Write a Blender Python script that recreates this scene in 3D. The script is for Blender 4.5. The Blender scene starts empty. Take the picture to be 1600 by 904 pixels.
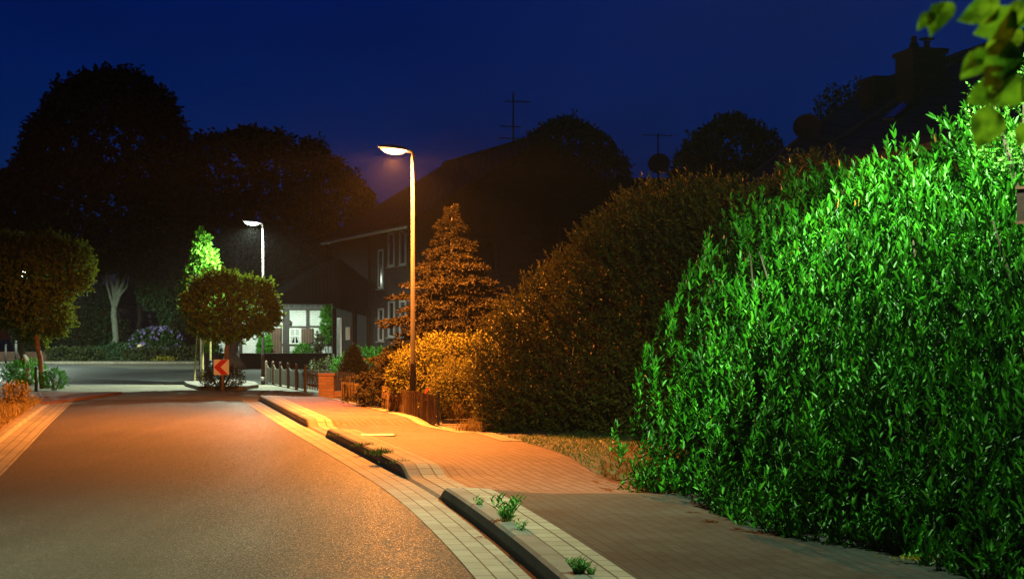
import bpy, math, random
import numpy as np
from mathutils import Vector

random.seed(7)
RNG = np.random.default_rng(11)
C = bpy.context.scene.collection
R = math.radians
CAM_H, F = 1.54, 2400.0            # eye height in metres, focal length in photo pixels (1600 wide)


def G(x, y, h=0.0):
    """where the sight line of a photo pixel meets level ground of height h"""
    Y = F * (CAM_H - h) / (y - 525.0)
    return ((x - 800.0) / F * Y, Y, h)


def AT(x, y, Y):
    """point on a photo pixel's sight line at distance Y"""
    return ((x - 800.0) / F * Y, Y, CAM_H - (y - 525.0) / F * Y)


# ------------------------------------------------------------------ materials
def new_mat(name):
    m = bpy.data.materials.new(name)
    m.use_nodes = True
    nt = m.node_tree
    nt.nodes.clear()
    out = nt.nodes.new('ShaderNodeOutputMaterial')
    b = nt.nodes.new('ShaderNodeBsdfPrincipled')
    nt.links.new(b.outputs[0], out.inputs[0])
    return m, nt, b, out


def N(nt, t, **kw):
    n = nt.nodes.new(t)
    for k, v in kw.items():
        if k.startswith('i_'):
            key = k[2:]
            n.inputs[int(key) if key.isdigit() else key.replace('_', ' ')].default_value = v
        else:
            setattr(n, k, v)
    return n


def ramp(nt, stops):
    r = nt.nodes.new('ShaderNodeValToRGB')
    cr = r.color_ramp
    while len(cr.elements) < len(stops):
        cr.elements.new(0.5)
    for e, (p, c) in zip(cr.elements, stops):
        e.position = p
        e.color = (*c, 1)
    return r


def bump(nt, b, src, strength, dist):
    n = N(nt, 'ShaderNodeBump', i_Strength=strength, i_Distance=dist)
    nt.links.new(src, n.inputs['Height'])
    nt.links.new(n.outputs[0], b.inputs['Normal'])
    return n


def plain(name, col, rough=0.6, metal=0.0, var=0.25, scale=8.0, bmp=0.0, spec=0.5):
    """worn single-colour surface: two octaves of stains over the base colour"""
    m, nt, b, out = new_mat(name)
    tc = N(nt, 'ShaderNodeTexCoord')
    nz = N(nt, 'ShaderNodeTexNoise', i_Scale=scale, i_Detail=6.0, i_Roughness=0.65)
    nt.links.new(tc.outputs['Object'], nz.inputs['Vector'])
    lo = tuple(c * (1 - var) for c in col)
    hi = tuple(min(1, c * (1 + var)) for c in col)
    rp = ramp(nt, [(0.3, lo), (0.7, hi)])
    nt.links.new(nz.outputs['Fac'], rp.inputs[0])
    nt.links.new(rp.outputs[0], b.inputs['Base Color'])
    b.inputs['Roughness'].default_value = rough
    b.inputs['Metallic'].default_value = metal
    b.inputs['Specular IOR Level'].default_value = spec
    if bmp:
        bump(nt, b, nz.outputs['Fac'], bmp, 0.02)
    return m


def leafy(name, col, col2, rough=0.45, trans=0.3, spec=0.4, tcol=None, tip=None, clump=None):
    """leaf: each leaf (mesh island) its own tint, some light passes through"""
    m, nt, b, out = new_mat(name)
    g = N(nt, 'ShaderNodeNewGeometry')
    rp = ramp(nt, [(0.0, col), (0.8, tuple(.35 * a + .65 * b_ for a, b_ in zip(col, col2))), (1.0, tip or col2)])
    nt.links.new(g.outputs['Random Per Island'], rp.inputs[0])
    if clump:
        # young light shoots and older dark leaves grow in patches
        tc = N(nt, 'ShaderNodeTexCoord')
        nz = N(nt, 'ShaderNodeTexNoise', i_Scale=clump, i_Detail=3.0, i_Roughness=0.6)
        nt.links.new(tc.outputs['Object'], nz.inputs['Vector'])
        cr = ramp(nt, [(0.38, (.22, .26, .3)), (0.62, (1.15, 1.1, 1.0))])
        nt.links.new(nz.outputs['Fac'], cr.inputs[0])
        mu = N(nt, 'ShaderNodeMix', data_type='RGBA', blend_type='MULTIPLY', i_0=1.0)
        nt.links.new(rp.outputs[0], mu.inputs[6])
        nt.links.new(cr.outputs[0], mu.inputs[7])
        col_out = mu.outputs[2]
    else:
        col_out = rp.outputs[0]
    nt.links.new(col_out, b.inputs['Base Color'])
    b.inputs['Roughness'].default_value = rough
    b.inputs['Specular IOR Level'].default_value = spec
    t = N(nt, 'ShaderNodeBsdfTranslucent')
    if tcol is None:
        nt.links.new(col_out, t.inputs[0])
    else:
        t.inputs[0].default_value = (*tcol, 1)
    mx = N(nt, 'ShaderNodeMixShader', i_0=trans)
    nt.links.new(b.outputs[0], mx.inputs[1])
    nt.links.new(t.outputs[0], mx.inputs[2])
    nt.links.new(mx.outputs[0], out.inputs[0])
    return m


def bricks(name, c1, c2, mortar, w, h, gap=0.008, rough=0.8, bmp=0.6, offset=0.5, rot=0.0, stain=0.35, spec=0.12):
    m, nt, b, out = new_mat(name)
    uv = N(nt, 'ShaderNodeUVMap')
    mp = N(nt, 'ShaderNodeMapping')
    mp.inputs['Rotation'].default_value = (0, 0, rot)
    nt.links.new(uv.outputs[0], mp.inputs[0])
    bt = N(nt, 'ShaderNodeTexBrick', offset=offset)
    bt.inputs['Scale'].default_value = 1.0
    bt.inputs['Color1'].default_value = (*c1, 1)
    bt.inputs['Color2'].default_value = (*c2, 1)
    bt.inputs['Mortar'].default_value = (*mortar, 1)
    bt.inputs['Mortar Size'].default_value = gap
    bt.inputs['Mortar Smooth'].default_value = 0.3
    bt.inputs['Brick Width'].default_value = w
    bt.inputs['Row Height'].default_value = h
    nt.links.new(mp.outputs[0], bt.inputs['Vector'])
    nz = N(nt, 'ShaderNodeTexNoise', i_Scale=0.9, i_Detail=8.0, i_Roughness=0.7)
    nt.links.new(uv.outputs[0], nz.inputs['Vector'])
    rp = ramp(nt, [(0.3, (1 - stain,) * 3), (0.7, (1.0 + stain * 0.5,) * 3)])
    nt.links.new(nz.outputs['Fac'], rp.inputs[0])
    mul = N(nt, 'ShaderNodeMix', data_type='RGBA', blend_type='MULTIPLY', i_0=1.0)
    nt.links.new(bt.outputs['Color'], mul.inputs[6])
    nt.links.new(rp.outputs[0], mul.inputs[7])
    nt.links.new(mul.outputs[2], b.inputs['Base Color'])
    b.inputs['Roughness'].default_value = rough
    b.inputs['Specular IOR Level'].default_value = spec
    fine = N(nt, 'ShaderNodeTexNoise', i_Scale=60.0, i_Detail=3.0)
    nt.links.new(uv.outputs[0], fine.inputs['Vector'])
    ad = N(nt, 'ShaderNodeMath', operation='MULTIPLY_ADD', i_1=-1.0)
    nt.links.new(bt.outputs['Fac'], ad.inputs[0])
    sc = N(nt, 'ShaderNodeMath', operation='MULTIPLY', i_1=0.35)
    nt.links.new(fine.outputs['Fac'], sc.inputs[0])
    nt.links.new(sc.outputs[0], ad.inputs[2])
    bump(nt, b, ad.outputs[0], bmp, 0.008)
    return m


def asphalt(name, lo, hi, rough=0.55, spark=0.35):
    m, nt, b, out = new_mat(name)
    tc = N(nt, 'ShaderNodeTexCoord')
    big = N(nt, 'ShaderNodeTexNoise', i_Scale=0.35, i_Detail=8.0, i_Roughness=0.65)
    nt.links.new(tc.outputs['Object'], big.inputs['Vector'])
    grit = N(nt, 'ShaderNodeTexVoronoi', i_Scale=130.0)
    nt.links.new(tc.outputs['Object'], grit.inputs['Vector'])
    # wheel tracks and wear: streaks drawn out along the street, plus blotches
    mp = N(nt, 'ShaderNodeMapping')
    mp.inputs['Rotation'].default_value = (0, 0, -0.24)
    mp.inputs['Scale'].default_value = (1.6, 0.06, 1)
    nt.links.new(tc.outputs['Object'], mp.inputs[0])
    st = N(nt, 'ShaderNodeTexNoise', i_Scale=1.0, i_Detail=5.0, i_Roughness=0.6)
    nt.links.new(mp.outputs[0], st.inputs['Vector'])
    av = N(nt, 'ShaderNodeMath', operation='MULTIPLY_ADD', i_1=0.55)
    nt.links.new(st.outputs['Fac'], av.inputs[0])
    hb = N(nt, 'ShaderNodeMath', operation='MULTIPLY', i_1=0.45)
    nt.links.new(big.outputs['Fac'], hb.inputs[0])
    nt.links.new(hb.outputs[0], av.inputs[2])
    rp = ramp(nt, [(0.3, lo), (0.72, hi)])
    nt.links.new(av.outputs[0], rp.inputs[0])
    sep = N(nt, 'ShaderNodeSeparateColor')
    nt.links.new(grit.outputs['Color'], sep.inputs[0])
    gr = ramp(nt, [(0.0, (0.45,) * 3), (0.7, (0.95,) * 3), (0.93, (1.3,) * 3), (1.0, (2.6,) * 3)])
    nt.links.new(sep.outputs[0], gr.inputs[0])
    mul = N(nt, 'ShaderNodeMix', data_type='RGBA', blend_type='MULTIPLY', i_0=1.0)
    nt.links.new(rp.outputs[0], mul.inputs[6])
    nt.links.new(gr.outputs[0], mul.inputs[7])
    nt.links.new(mul.outputs[2], b.inputs['Base Color'])
    rr = N(nt, 'ShaderNodeMapRange', i_1=0.0, i_2=0.35, i_3=rough - 0.38, i_4=rough + 0.2)
    nt.links.new(sep.outputs[1], rr.inputs[0])
    nt.links.new(rr.outputs[0], b.inputs['Roughness'])
    b.inputs['Specular IOR Level'].default_value = 0.12
    bump(nt, b, sep.outputs[2], spark, 0.006)
    return m


def emit(name, col, edge, s, s2):
    """lamp bowl: the arc tube glows white hot in the middle, the ends of the bowl show the lamp colour"""
    m, nt, b, out = new_mat(name)
    e = N(nt, 'ShaderNodeEmission')
    tc = N(nt, 'ShaderNodeTexCoord')
    mp = N(nt, 'ShaderNodeMapping')
    mp.inputs['Location'].default_value = (-.5, -.5, -.5)
    nt.links.new(tc.outputs['Generated'], mp.inputs[0])
    ln = N(nt, 'ShaderNodeVectorMath', operation='LENGTH')
    nt.links.new(mp.outputs[0], ln.inputs[0])
    r1 = ramp(nt, [(0.25, col), (0.62, edge)])
    nt.links.new(ln.outputs['Value'], r1.inputs[0])
    mr = N(nt, 'ShaderNodeMapRange', i_1=0.25, i_2=0.65, i_3=s, i_4=s2)
    nt.links.new(ln.outputs['Value'], mr.inputs[0])
    nt.links.new(r1.outputs[0], e.inputs[0])
    nt.links.new(mr.outputs[0], e.inputs[1])
    nt.links.new(e.outputs[0], out.inputs[0])
    return m


def glass(name, col=(0.012, 0.014, 0.016)):
    m, nt, b, out = new_mat(name)
    b.inputs['Base Color'].default_value = (*col, 1)
    b.inputs['Roughness'].default_value = 0.05
    b.inputs['Specular IOR Level'].default_value = 0.8
    return m


# ------------------------------------------------------------------ mesh building
class MB:
    def __init__(s):
        s.v, s.f = [], []

    def quad(s, a, b, c, d):
        n = len(s.v)
        s.v += [a, b, c, d]
        s.f.append((n, n + 1, n + 2, n + 3))
        return s

    def poly(s, pts):
        n = len(s.v)
        s.v += list(pts)
        s.f.append(tuple(range(n, n + len(pts))))
        return s

    def box(s, x0, x1, y0, y1, z0, z1):
        return s.obox((0.5 * (x0 + x1), 0.5 * (y0 + y1), 0.5 * (z0 + z1)), (1, 0, 0), (0, 1, 0),
                      0.5 * (x1 - x0), 0.5 * (y1 - y0), 0.5 * (z1 - z0))

    def obox(s, c, ux, uy, hx, hy, hz, uz=None, bev=0.0):
        """oriented box; ux, uy unit axes; edges across z chamfered by bev"""
        c, ux, uy = Vector(c), Vector(ux).normalized(), Vector(uy).normalized()
        uz = Vector(uz).normalized() if uz else ux.cross(uy).normalized()
        if bev:
            ring = [(-hx + bev, -hy), (hx - bev, -hy), (hx, -hy + bev), (hx, hy - bev), (hx - bev, hy), (-hx + bev, hy), (-hx, hy - bev), (-hx, -hy + bev)]
        else:
            ring = [(-hx, -hy), (hx, -hy), (hx, hy), (-hx, hy)]
        k = len(ring)
        n = len(s.v)
        for sz in (-hz, hz):
            s.v += [tuple(c + ux * a + uy * b + uz * sz) for a, b in ring]
        s.f.append(tuple(n + i for i in reversed(range(k))))
        s.f.append(tuple(n + k + i for i in range(k)))
        for i in range(k):
            j = (i + 1) % k
            s.f.append((n + i, n + j, n + k + j, n + k + i))
        return s

    def tube(s, pts, rad, seg=8, caps=True):
        pts = [Vector(p) for p in pts]
        if not hasattr(rad, '__len__'):
            rad = [rad] * len(pts)
        n0 = len(s.v)
        ref = Vector((0.31, 0.95, 0.05))
        for i, p in enumerate(pts):
            d = (pts[min(i + 1, len(pts) - 1)] - pts[max(i - 1, 0)]).normalized()
            a = d.cross(ref)
            if a.length < 1e-3:
                a = d.cross(Vector((1, 0, 0)))
            a.normalize()
            b = d.cross(a)
            for k in range(seg):
                t = 2 * math.pi * k / seg
                s.v.append(tuple(p + (a * math.cos(t) + b * math.sin(t)) * rad[i]))
        for i in range(len(pts) - 1):
            for k in range(seg):
                k2 = (k + 1) % seg
                s.f.append((n0 + i * seg + k, n0 + i * seg + k2, n0 + (i + 1) * seg + k2, n0 + (i + 1) * seg + k))
        if caps:
            s.f.append(tuple(n0 + k for k in reversed(range(seg))))
            s.f.append(tuple(n0 + (len(pts) - 1) * seg + k for k in range(seg)))
        return s

    def prism(s, pts, d):
        """flat outline pts extruded by vector d"""
        k, n = len(pts), len(s.v)
        d = Vector(d)
        s.v += [tuple(p) for p in pts] + [tuple(Vector(p) + d) for p in pts]
        s.f.append(tuple(n + i for i in reversed(range(k))))
        s.f.append(tuple(n + k + i for i in range(k)))
        for i in range(k):
            j = (i + 1) % k
            s.f.append((n + i, n + j, n + k + j, n + k + i))
        return s

    def arr(s, V, Fs):
        n = len(s.v)
        s.v += [tuple(p) for p in V]
        s.f += [tuple(n + i for i in f) for f in Fs]
        return s


def world_loc(o):
    l = Vector((0, 0, 0))
    while o is not None:
        l = l + o.location
        o = o.parent
    return l


def build(name, mb, mat, parent=None, smooth=False, uvfun=None, uv=True):
    """links the collected shape (world coordinates) as ONE mesh object"""
    off = world_loc(parent) if parent else Vector((0, 0, 0))
    me = bpy.data.meshes.new(name)
    me.from_pydata([(p[0] - off.x, p[1] - off.y, p[2] - off.z) for p in mb.v], [], mb.f)
    me.materials.append(mat)
    if uv:
        lay = me.uv_layers.new(name='UVMap')
        for p in me.polygons:
            n = p.normal
            if abs(n.z) > 0.75:
                t1, t2 = Vector((1, 0, 0)), Vector((0, 1, 0))
            else:
                t1 = Vector((-n.y, n.x, 0)).normalized()
                t2 = n.cross(t1)
            for li in p.loop_indices:
                vi = me.loops[li].vertex_index
                if uvfun:
                    lay.data[li].uv = uvfun[vi]
                else:
                    co = me.vertices[vi].co + off
                    lay.data[li].uv = (co.dot(t1), co.dot(t2))
    if smooth:
        me.polygons.foreach_set('use_smooth', [True] * len(me.polygons))
    me.update()
    o = bpy.data.objects.new(name, me)
    C.objects.link(o)
    if parent:
        o.parent = parent
    return o


def build_np(name, V, Fq, mat, parent=None):
    """large leaf meshes from arrays: V (n,3), Fq list of (m,k) index arrays"""
    off = world_loc(parent) if parent else Vector((0, 0, 0))
    V = V - np.array([off.x, off.y, off.z])
    me = bpy.data.meshes.new(name)
    me.vertices.add(len(V))
    me.vertices.foreach_set('co', V.astype(np.float32).ravel())
    tot, starts, loops, cur = [], [], [], 0
    for f in Fq:
        m, k = f.shape
        tot.append(np.full(m, k))
        starts.append(cur + np.arange(m) * k)
        loops.append(f.ravel())
        cur += m * k
    loops, starts = np.concatenate(loops), np.concatenate(starts)
    me.loops.add(len(loops))
    me.loops.foreach_set('vertex_index', loops.astype(np.int32))
    me.polygons.add(len(starts))
    me.polygons.foreach_set('loop_start', starts.astype(np.int32))
    me.materials.append(mat)
    me.update(calc_edges=True)
    me.validate()
    o = bpy.data.objects.new(name, me)
    C.objects.link(o)
    if parent:
        o.parent = parent
    return o


def tag(o, label=None, cat=None, group=None, kind=None):
    if label: o['label'] = label
    if cat: o['category'] = cat
    if group: o['group'] = group
    if kind: o['kind'] = kind
    return o


def thing(name, loc, label, cat, group=None):
    o = bpy.data.objects.new(name, None)
    o.empty_display_size = 0.2
    o.location = loc
    C.objects.link(o)
    return tag(o, label, cat, group)


def struct(name, mb, mat, **kw):
    return tag(build(name, mb, mat, **kw), kind='structure')


def copy_thing(o, loc, label, group=None):
    r = o.copy()
    C.objects.link(r)
    r.location = loc
    r['label'] = label
    if group: r['group'] = group
    for ch in list(o.children):
        c = ch.copy()
        C.objects.link(c)
        c.parent = r
        for g in list(ch.children):
            d = g.copy()
            C.objects.link(d)
            d.parent = c
    return r


# ------------------------------------------------------------------ foliage
def nrm(a):
    return a / np.maximum(np.linalg.norm(a, axis=-1, keepdims=True), 1e-9)


def blob_mesh(c, r, seed, amp=0.12, nu=40, nv=22, zmin=-1.0, lump=3.0):
    """uneven ellipsoid: vertex grid + triangles"""
    rg = np.random.default_rng(seed)
    ph = rg.uniform(0, 6.28, (8, 3))
    fr = rg.uniform(0.6, 1.6, (8, 3)) * lump
    u = np.linspace(0, 2 * np.pi, nu, endpoint=False)
    w = np.linspace(zmin, 1, nv)
    W, U = np.meshgrid(w, u, indexing='ij')
    rr = np.sqrt(np.maximum(0, 1 - W ** 2))
    D = np.stack([rr * np.cos(U), rr * np.sin(U), W], -1).reshape(-1, 3)
    n = np.zeros(len(D))
    for a, f in zip(ph, fr):
        n += np.sin(D[:, 0] * f[0] + a[0]) * np.sin(D[:, 1] * f[1] + a[1]) * np.cos(D[:, 2] * f[2] + a[2])
    n = n / 3.0
    V = np.array(c) + D * np.array(r) * (1 + amp * n)[:, None]
    return V, grid_tris(nv, nu, True)


def grid_tris(nv, nu, wrap):
    T = []
    for i in range(nv - 1):
        for j in range(nu if wrap else nu - 1):
            j2 = (j + 1) % nu
            a, b, c, d = i * nu + j, i * nu + j2, (i + 1) * nu + j2, (i + 1) * nu + j
            T += [(a, b, c), (a, c, d)]
    return np.array(T)


def sample(V, T, n, rg):
    A, B, D = V[T[:, 0]], V[T[:, 1]], V[T[:, 2]]
    cr = np.cross(B - A, D - A)
    ar = np.linalg.norm(cr, axis=1)
    idx = rg.choice(len(T), n, p=ar / ar.sum())
    r1, r2 = np.sqrt(rg.random(n))[:, None], rg.random(n)[:, None]
    P = A[idx] * (1 - r1) + B[idx] * r1 * (1 - r2) + D[idx] * r1 * r2
    return P, nrm(cr[idx])


LEAF_FULL = (np.array([(0, 0, 0), (.30, -1, .10), (.68, -.85, .06), (1, 0, -.10), (.68, .85, .06), (.30, 1, .10), (.30, 0, -.05), (.68, 0, -.07)]),
             [np.array([(0, 1, 6), (1, 2, 7), (1, 7, 6), (2, 3, 7), (0, 6, 5), (6, 7, 4), (6, 4, 5), (7, 3, 4)])])
LEAF_FOLD = (np.array([(0, 0, 0), (.45, -1, .12), (1, 0, -.08), (.45, 1, .12)]), [np.array([(0, 1, 2), (0, 2, 3)])])
LEAF_QUAD = (np.array([(0, 0, 0), (.5, -1, 0), (1, 0, 0), (.5, 1, 0)]), [np.array([(0, 1, 2, 3)])])
LOBE = (np.array([(0, 0, 0), (.15, -.75, .05), (.42, -.55, .04), (.60, -1, .08), (.72, -.40, 0), (1, 0, -.08), (.72, .40, 0), (.60, 1, .08), (.42, .55, .04), (.15, .75, .05), (.45, 0, -.05)]),
        [np.array([(0, 1, 10), (1, 2, 10), (2, 3, 10), (3, 4, 10), (4, 5, 10), (5, 6, 10), (6, 7, 10), (7, 8, 10), (8, 9, 10), (9, 0, 10)])])


def leaves(pos, ax, up, Ln, Wd, shape):
    """leaf meshes at pos along ax, upper side towards up"""
    n = len(pos)
    up = nrm(up - ax * np.sum(ax * up, -1, keepdims=True))
    sd = np.cross(ax, up)
    S, Fl = shape
    V = (pos[:, None] + ax[:, None] * (S[None, :, 0:1] * Ln[:, None, None]) + sd[:, None] * (S[None, :, 1:2] * Wd[:, None, None])
         + up[:, None] * (S[None, :, 2:3] * Ln[:, None, None]))
    k = len(S)
    Fo = [(f[None] + (np.arange(n) * k)[:, None, None]).reshape(-1, f.shape[1]) for f in Fl]
    return V.reshape(-1, 3), Fo


def sprigs(P, Nn, rg, n, Ls, Ll, Lw, up=0.6, jit=0.5, sink=(0.3, 1.0), shape=LEAF_FULL, a0=70, a1=25, droop=0.0, pairs=False, ajit=0.16):
    m = len(P)
    d = nrm(Nn + np.array([0, 0, up]) + rg.normal(0, jit, (m, 3)))
    L = Ls * rg.uniform(0.6, 1.3, m)
    base = P - d * (L * rg.uniform(sink[0], sink[1], m))[:, None]
    e1 = nrm(np.cross(d, nrm(rg.normal(0, 1, (m, 3)))))
    e2 = np.cross(d, e1)
    k = np.arange(n)
    t = (k + 1) / n
    phi = k * 2.4
    if pairs:
        t = (k // 2 + 1) / (n // 2)
        phi = (k % 2) * math.pi + (k // 2) * 0.9
    ang = np.radians(a0 + (a1 - a0) * t)
    rad = e1[:, None] * np.cos(phi)[None, :, None] + e2[:, None] * np.sin(phi)[None, :, None]
    ax = rad * np.sin(ang)[None, :, None] + d[:, None] * np.cos(ang)[None, :, None]
    ax = nrm(ax + rg.normal(0, ajit, ax.shape) - np.array([0, 0, droop]))
    pos = base[:, None] + d[:, None] * (L[:, None] * t[None])[..., None]
    upv = np.broadcast_to(d[:, None], ax.shape) + rg.normal(0, 0.25, ax.shape) + np.array([0, 0, .3])
    q = m * n
    ll = Ll * rg.uniform(0.65, 1.2, q)
    return leaves(pos.reshape(q, 3), ax.reshape(q, 3), upv.reshape(q, 3), ll, ll * Lw, shape)


class Foliage:
    def __init__(s):
        s.V, s.F, s.n = [], {}, 0

    def add(s, VF):
        V, Fs = VF
        for f in Fs:
            s.F.setdefault(f.shape[1], []).append(f + s.n)
        s.V.append(V)
        s.n += len(V)
        return s

    def build(s, name, mat, parent=None):
        return build_np(name, np.concatenate(s.V), [np.concatenate(v) for v in s.F.values()], mat, parent)


def crown(blobs, per, rg, n, Ls, Ll, Lw, seed=0, amp=0.15, zmin=-1.0, shape=LEAF_QUAD, keep=0.72, lump=3.0, inner=0.35, deep=0.0, cut=None, **kw):
    """foliage on a set of uneven blobs; points well inside another blob are dropped"""
    fo = Foliage()
    for i, (c, r) in enumerate(blobs):
        r = np.array(r if hasattr(r, '__len__') else (r, r, r), float)
        for sc, share in ((1.0, 1.0), (0.78, inner), (0.5, deep)):
            V, T = blob_mesh(c, r * sc, seed + i, amp, zmin=zmin, lump=lump)
            area = 4 * math.pi * ((r[0] * r[1] * r[2]) ** (2 / 3)) * sc * sc
            if share <= 0: continue
            P, Nn = sample(V, T, max(10, int(per * area * share)), rg)
            ok = np.ones(len(P), bool)
            for j, (c2, r2) in enumerate(blobs):
                if j != i:
                    r2 = np.array(r2 if hasattr(r2, '__len__') else (r2,) * 3, float)
                    ok &= np.sum(((P - np.array(c2)) / r2) ** 2, 1) > keep
            if cut is not None:
                ok &= cut(P)
            P, Nn = P[ok], Nn[ok]
            if len(P):
                fo.add(sprigs(P, Nn, rg, n, Ls, Ll, Lw, shape=shape, **kw))
    return fo


def trunk_mesh(base, top, r0, r1, limbs, seed, flare=1.6):
    rd = random.Random(seed)
    mb = MB()
    b, t = Vector(base), Vector(top)
    k = 9
    pts, rr = [], []
    for i in range(k):
        s = i / (k - 1)
        p = b.lerp(t, s) + Vector((rd.uniform(-1, 1), rd.uniform(-1, 1), 0)) * r0 * 0.35 * (0 < i < k - 1)
        pts.append(p)
        rr.append((r0 + (r1 - r0) * s) * (1 + (flare - 1) * max(0, 1 - s * 7)))
    mb.tube(pts, rr, 10)
    for (s, e, ra) in limbs:
        a = b.lerp(t, s)
        e = Vector(e)
        m1 = a.lerp(e, 0.4) + Vector((rd.uniform(-.1, .1), rd.uniform(-.1, .1), 0.08)) * (e - a).length
        m2 = a.lerp(e, 0.7) + Vector((rd.uniform(-.07, .07), rd.uniform(-.07, .07), 0.08)) * (e - a).length
        mb.tube([a, m1, m2, e], [ra, ra * .75, ra * .5, ra * .2], 7)
    return mb


# ------------------------------------------------------------------ material palette
M_ASPH = asphalt('asphalt', (0.050, 0.040, 0.033), (0.092, 0.072, 0.059), 0.75, 0.45)
M_ASPH2 = asphalt('cross_asphalt', (0.045, 0.048, 0.052), (0.07, 0.072, 0.076), 0.6, 0.3)
M_GUTTER = bricks('gutter_stone', (0.20, 0.18, 0.15), (0.25, 0.225, 0.185), (0.05, 0.045, 0.035), 0.30, 0.13, 0.006, 0.8, 0.7, 0.5, 0, 0.3)
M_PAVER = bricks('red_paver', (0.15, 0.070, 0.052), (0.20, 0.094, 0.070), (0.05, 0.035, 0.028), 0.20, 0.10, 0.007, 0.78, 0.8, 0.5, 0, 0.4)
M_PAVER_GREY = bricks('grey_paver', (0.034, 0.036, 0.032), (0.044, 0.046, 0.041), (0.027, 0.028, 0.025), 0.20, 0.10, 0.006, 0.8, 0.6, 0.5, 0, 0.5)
M_EDGE = bricks('edging_stone', (0.21, 0.185, 0.145), (0.26, 0.23, 0.18), (0.06, 0.05, 0.04), 0.22, 0.15, 0.008, 0.8, 0.8, 0.0, 0, 0.35)
M_PALE = bricks('pale_paver', (0.13, 0.12, 0.09), (0.17, 0.155, 0.115), (0.06, 0.055, 0.04), 0.6, 0.4, 0.02, 0.8, 0.5, 0.5, 0.24, 0.3)
M_KERB = bricks('kerb_stone', (0.14, 0.125, 0.11), (0.17, 0.155, 0.135), (0.04, 0.035, 0.03), 1.0, 0.6, 0.006, 0.8, 0.6, 0.0, 0, 0.45)
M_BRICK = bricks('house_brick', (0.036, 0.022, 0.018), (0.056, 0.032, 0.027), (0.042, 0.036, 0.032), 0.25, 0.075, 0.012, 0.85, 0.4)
M_BRICK_RED = bricks('pillar_brick', (0.13, 0.058, 0.04), (0.19, 0.088, 0.058), (0.11, 0.095, 0.08), 0.22, 0.075, 0.012, 0.85, 0.7)
M_TILE = bricks('roof_tile', (0.030, 0.024, 0.024), (0.045, 0.036, 0.035), (0.012, 0.010, 0.010), 0.25, 0.33, 0.03, 0.75, 1.0, 0.0)
M_TILE_BLUE = bricks('slate_tile', (0.035, 0.034, 0.038), (0.05, 0.048, 0.053), (0.015, 0.015, 0.016), 0.25, 0.33, 0.03, 0.6, 1.0, 0.0)
M_TILEHUNG = bricks('tile_hanging', (0.07, 0.068, 0.07), (0.10, 0.098, 0.10), (0.16, 0.155, 0.15), 0.28, 0.30, 0.018, 0.8, 0.8, 0.5)
M_RENDER = bricks('whitewashed_brick', (0.56, 0.58, 0.56), (0.66, 0.68, 0.66), (0.42, 0.43, 0.42), 0.25, 0.085, 0.014, 0.85, 0.5, 0.5, 0, 0.2)
M_PINK = plain('pale_fascia', (0.42, 0.34, 0.32), 0.8, var=0.12, scale=1.0)
M_TIMBER = plain('dark_timber', (0.022, 0.018, 0.015), 0.7, var=0.4, scale=6)
M_SHUTTER = bricks('brown_boards', (0.10, 0.062, 0.045), (0.13, 0.08, 0.06), (0.03, 0.02, 0.015), 4.0, 0.14, 0.012, 0.7, 0.6, 0.5, R(90))
M_CLAD = bricks('dark_cladding', (0.022, 0.014, 0.012), (0.030, 0.018, 0.015), (0.008, 0.006, 0.005), 5.0, 0.16, 0.015, 0.75, 0.7, 0.5, R(90))
M_WHITE = plain('white_paint', (0.72, 0.72, 0.70), 0.45, var=0.08)
M_OLDWHITE = plain('aged_frame', (0.17, 0.165, 0.16), 0.6, var=0.2)
M_GLASS = glass('window_glass')
M_GLASS_BLUE = glass('skylight_glass', (0.05, 0.07, 0.09))
M_CURTAIN = plain('pale_curtain', (0.36, 0.38, 0.38), 0.9, var=0.15)
M_POLE = plain('grey_lamp_pole', (0.036, 0.031, 0.029), 0.8, 0.0, 0.2, 5.0, spec=0.12)
M_COLLAR = plain('dark_pole_foot', (0.03, 0.028, 0.026), 0.7, 0.0, 0.3, 9.0)
M_BAND = plain('white_band', (0.7, 0.68, 0.62), 0.5, var=0.1)
M_HEAD = plain('lamp_housing', (0.32, 0.31, 0.29), 0.45, 0.2, 0.12, 6.0)
M_WOOD = plain('weathered_wood', (0.085, 0.060, 0.040), 0.8, var=0.4, scale=9, bmp=0.4)
M_FENCE = bricks('fence_boards', (0.075, 0.066, 0.046), (0.105, 0.09, 0.062), (0.02, 0.017, 0.012), 3.0, 0.095, 0.012, 0.85, 0.7, 0.5, R(90))
M_REED = bricks('reed_stalks', (0.13, 0.085, 0.038), (0.19, 0.125, 0.056), (0.045, 0.03, 0.014), 1.2, 0.014, 0.003, 0.85, 1.0, 0.3, R(90), 0.5)
M_STAKE = plain('peeled_stake', (0.30, 0.25, 0.09), 0.8, var=0.3, scale=7)
M_BARK = plain('grey_bark', (0.15, 0.135, 0.11), 0.9, var=0.5, scale=7, bmp=0.8)
M_BARK_PALE = plain('pale_bark', (0.20, 0.21, 0.16), 0.9, var=0.3, scale=5, bmp=0.6)
M_BARK_RED = plain('brown_bark', (0.16, 0.085, 0.045), 0.9, var=0.4, scale=10, bmp=0.6)
M_TWIG = plain('twig_bark', (0.065, 0.048, 0.028), 0.85, var=0.4, scale=12)
M_METAL = plain('dull_metal', (0.06, 0.055, 0.055), 0.5, 0.6, 0.3, 9)
M_DISH = plain('dish_grey', (0.055, 0.038, 0.038), 0.6, 0.0, 0.2, 4)
M_COVER = plain('worn_steel', (0.55, 0.5, 0.42), 0.28, 0.9, 0.2, 14)
M_SOIL = plain('garden_soil', (0.045, 0.033, 0.022), 0.95, var=0.5, scale=6, bmp=0.8)
M_LAWN = plain('lawn_turf', (0.050, 0.052, 0.018), 0.95, var=0.5, scale=9, bmp=0.8)
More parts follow.
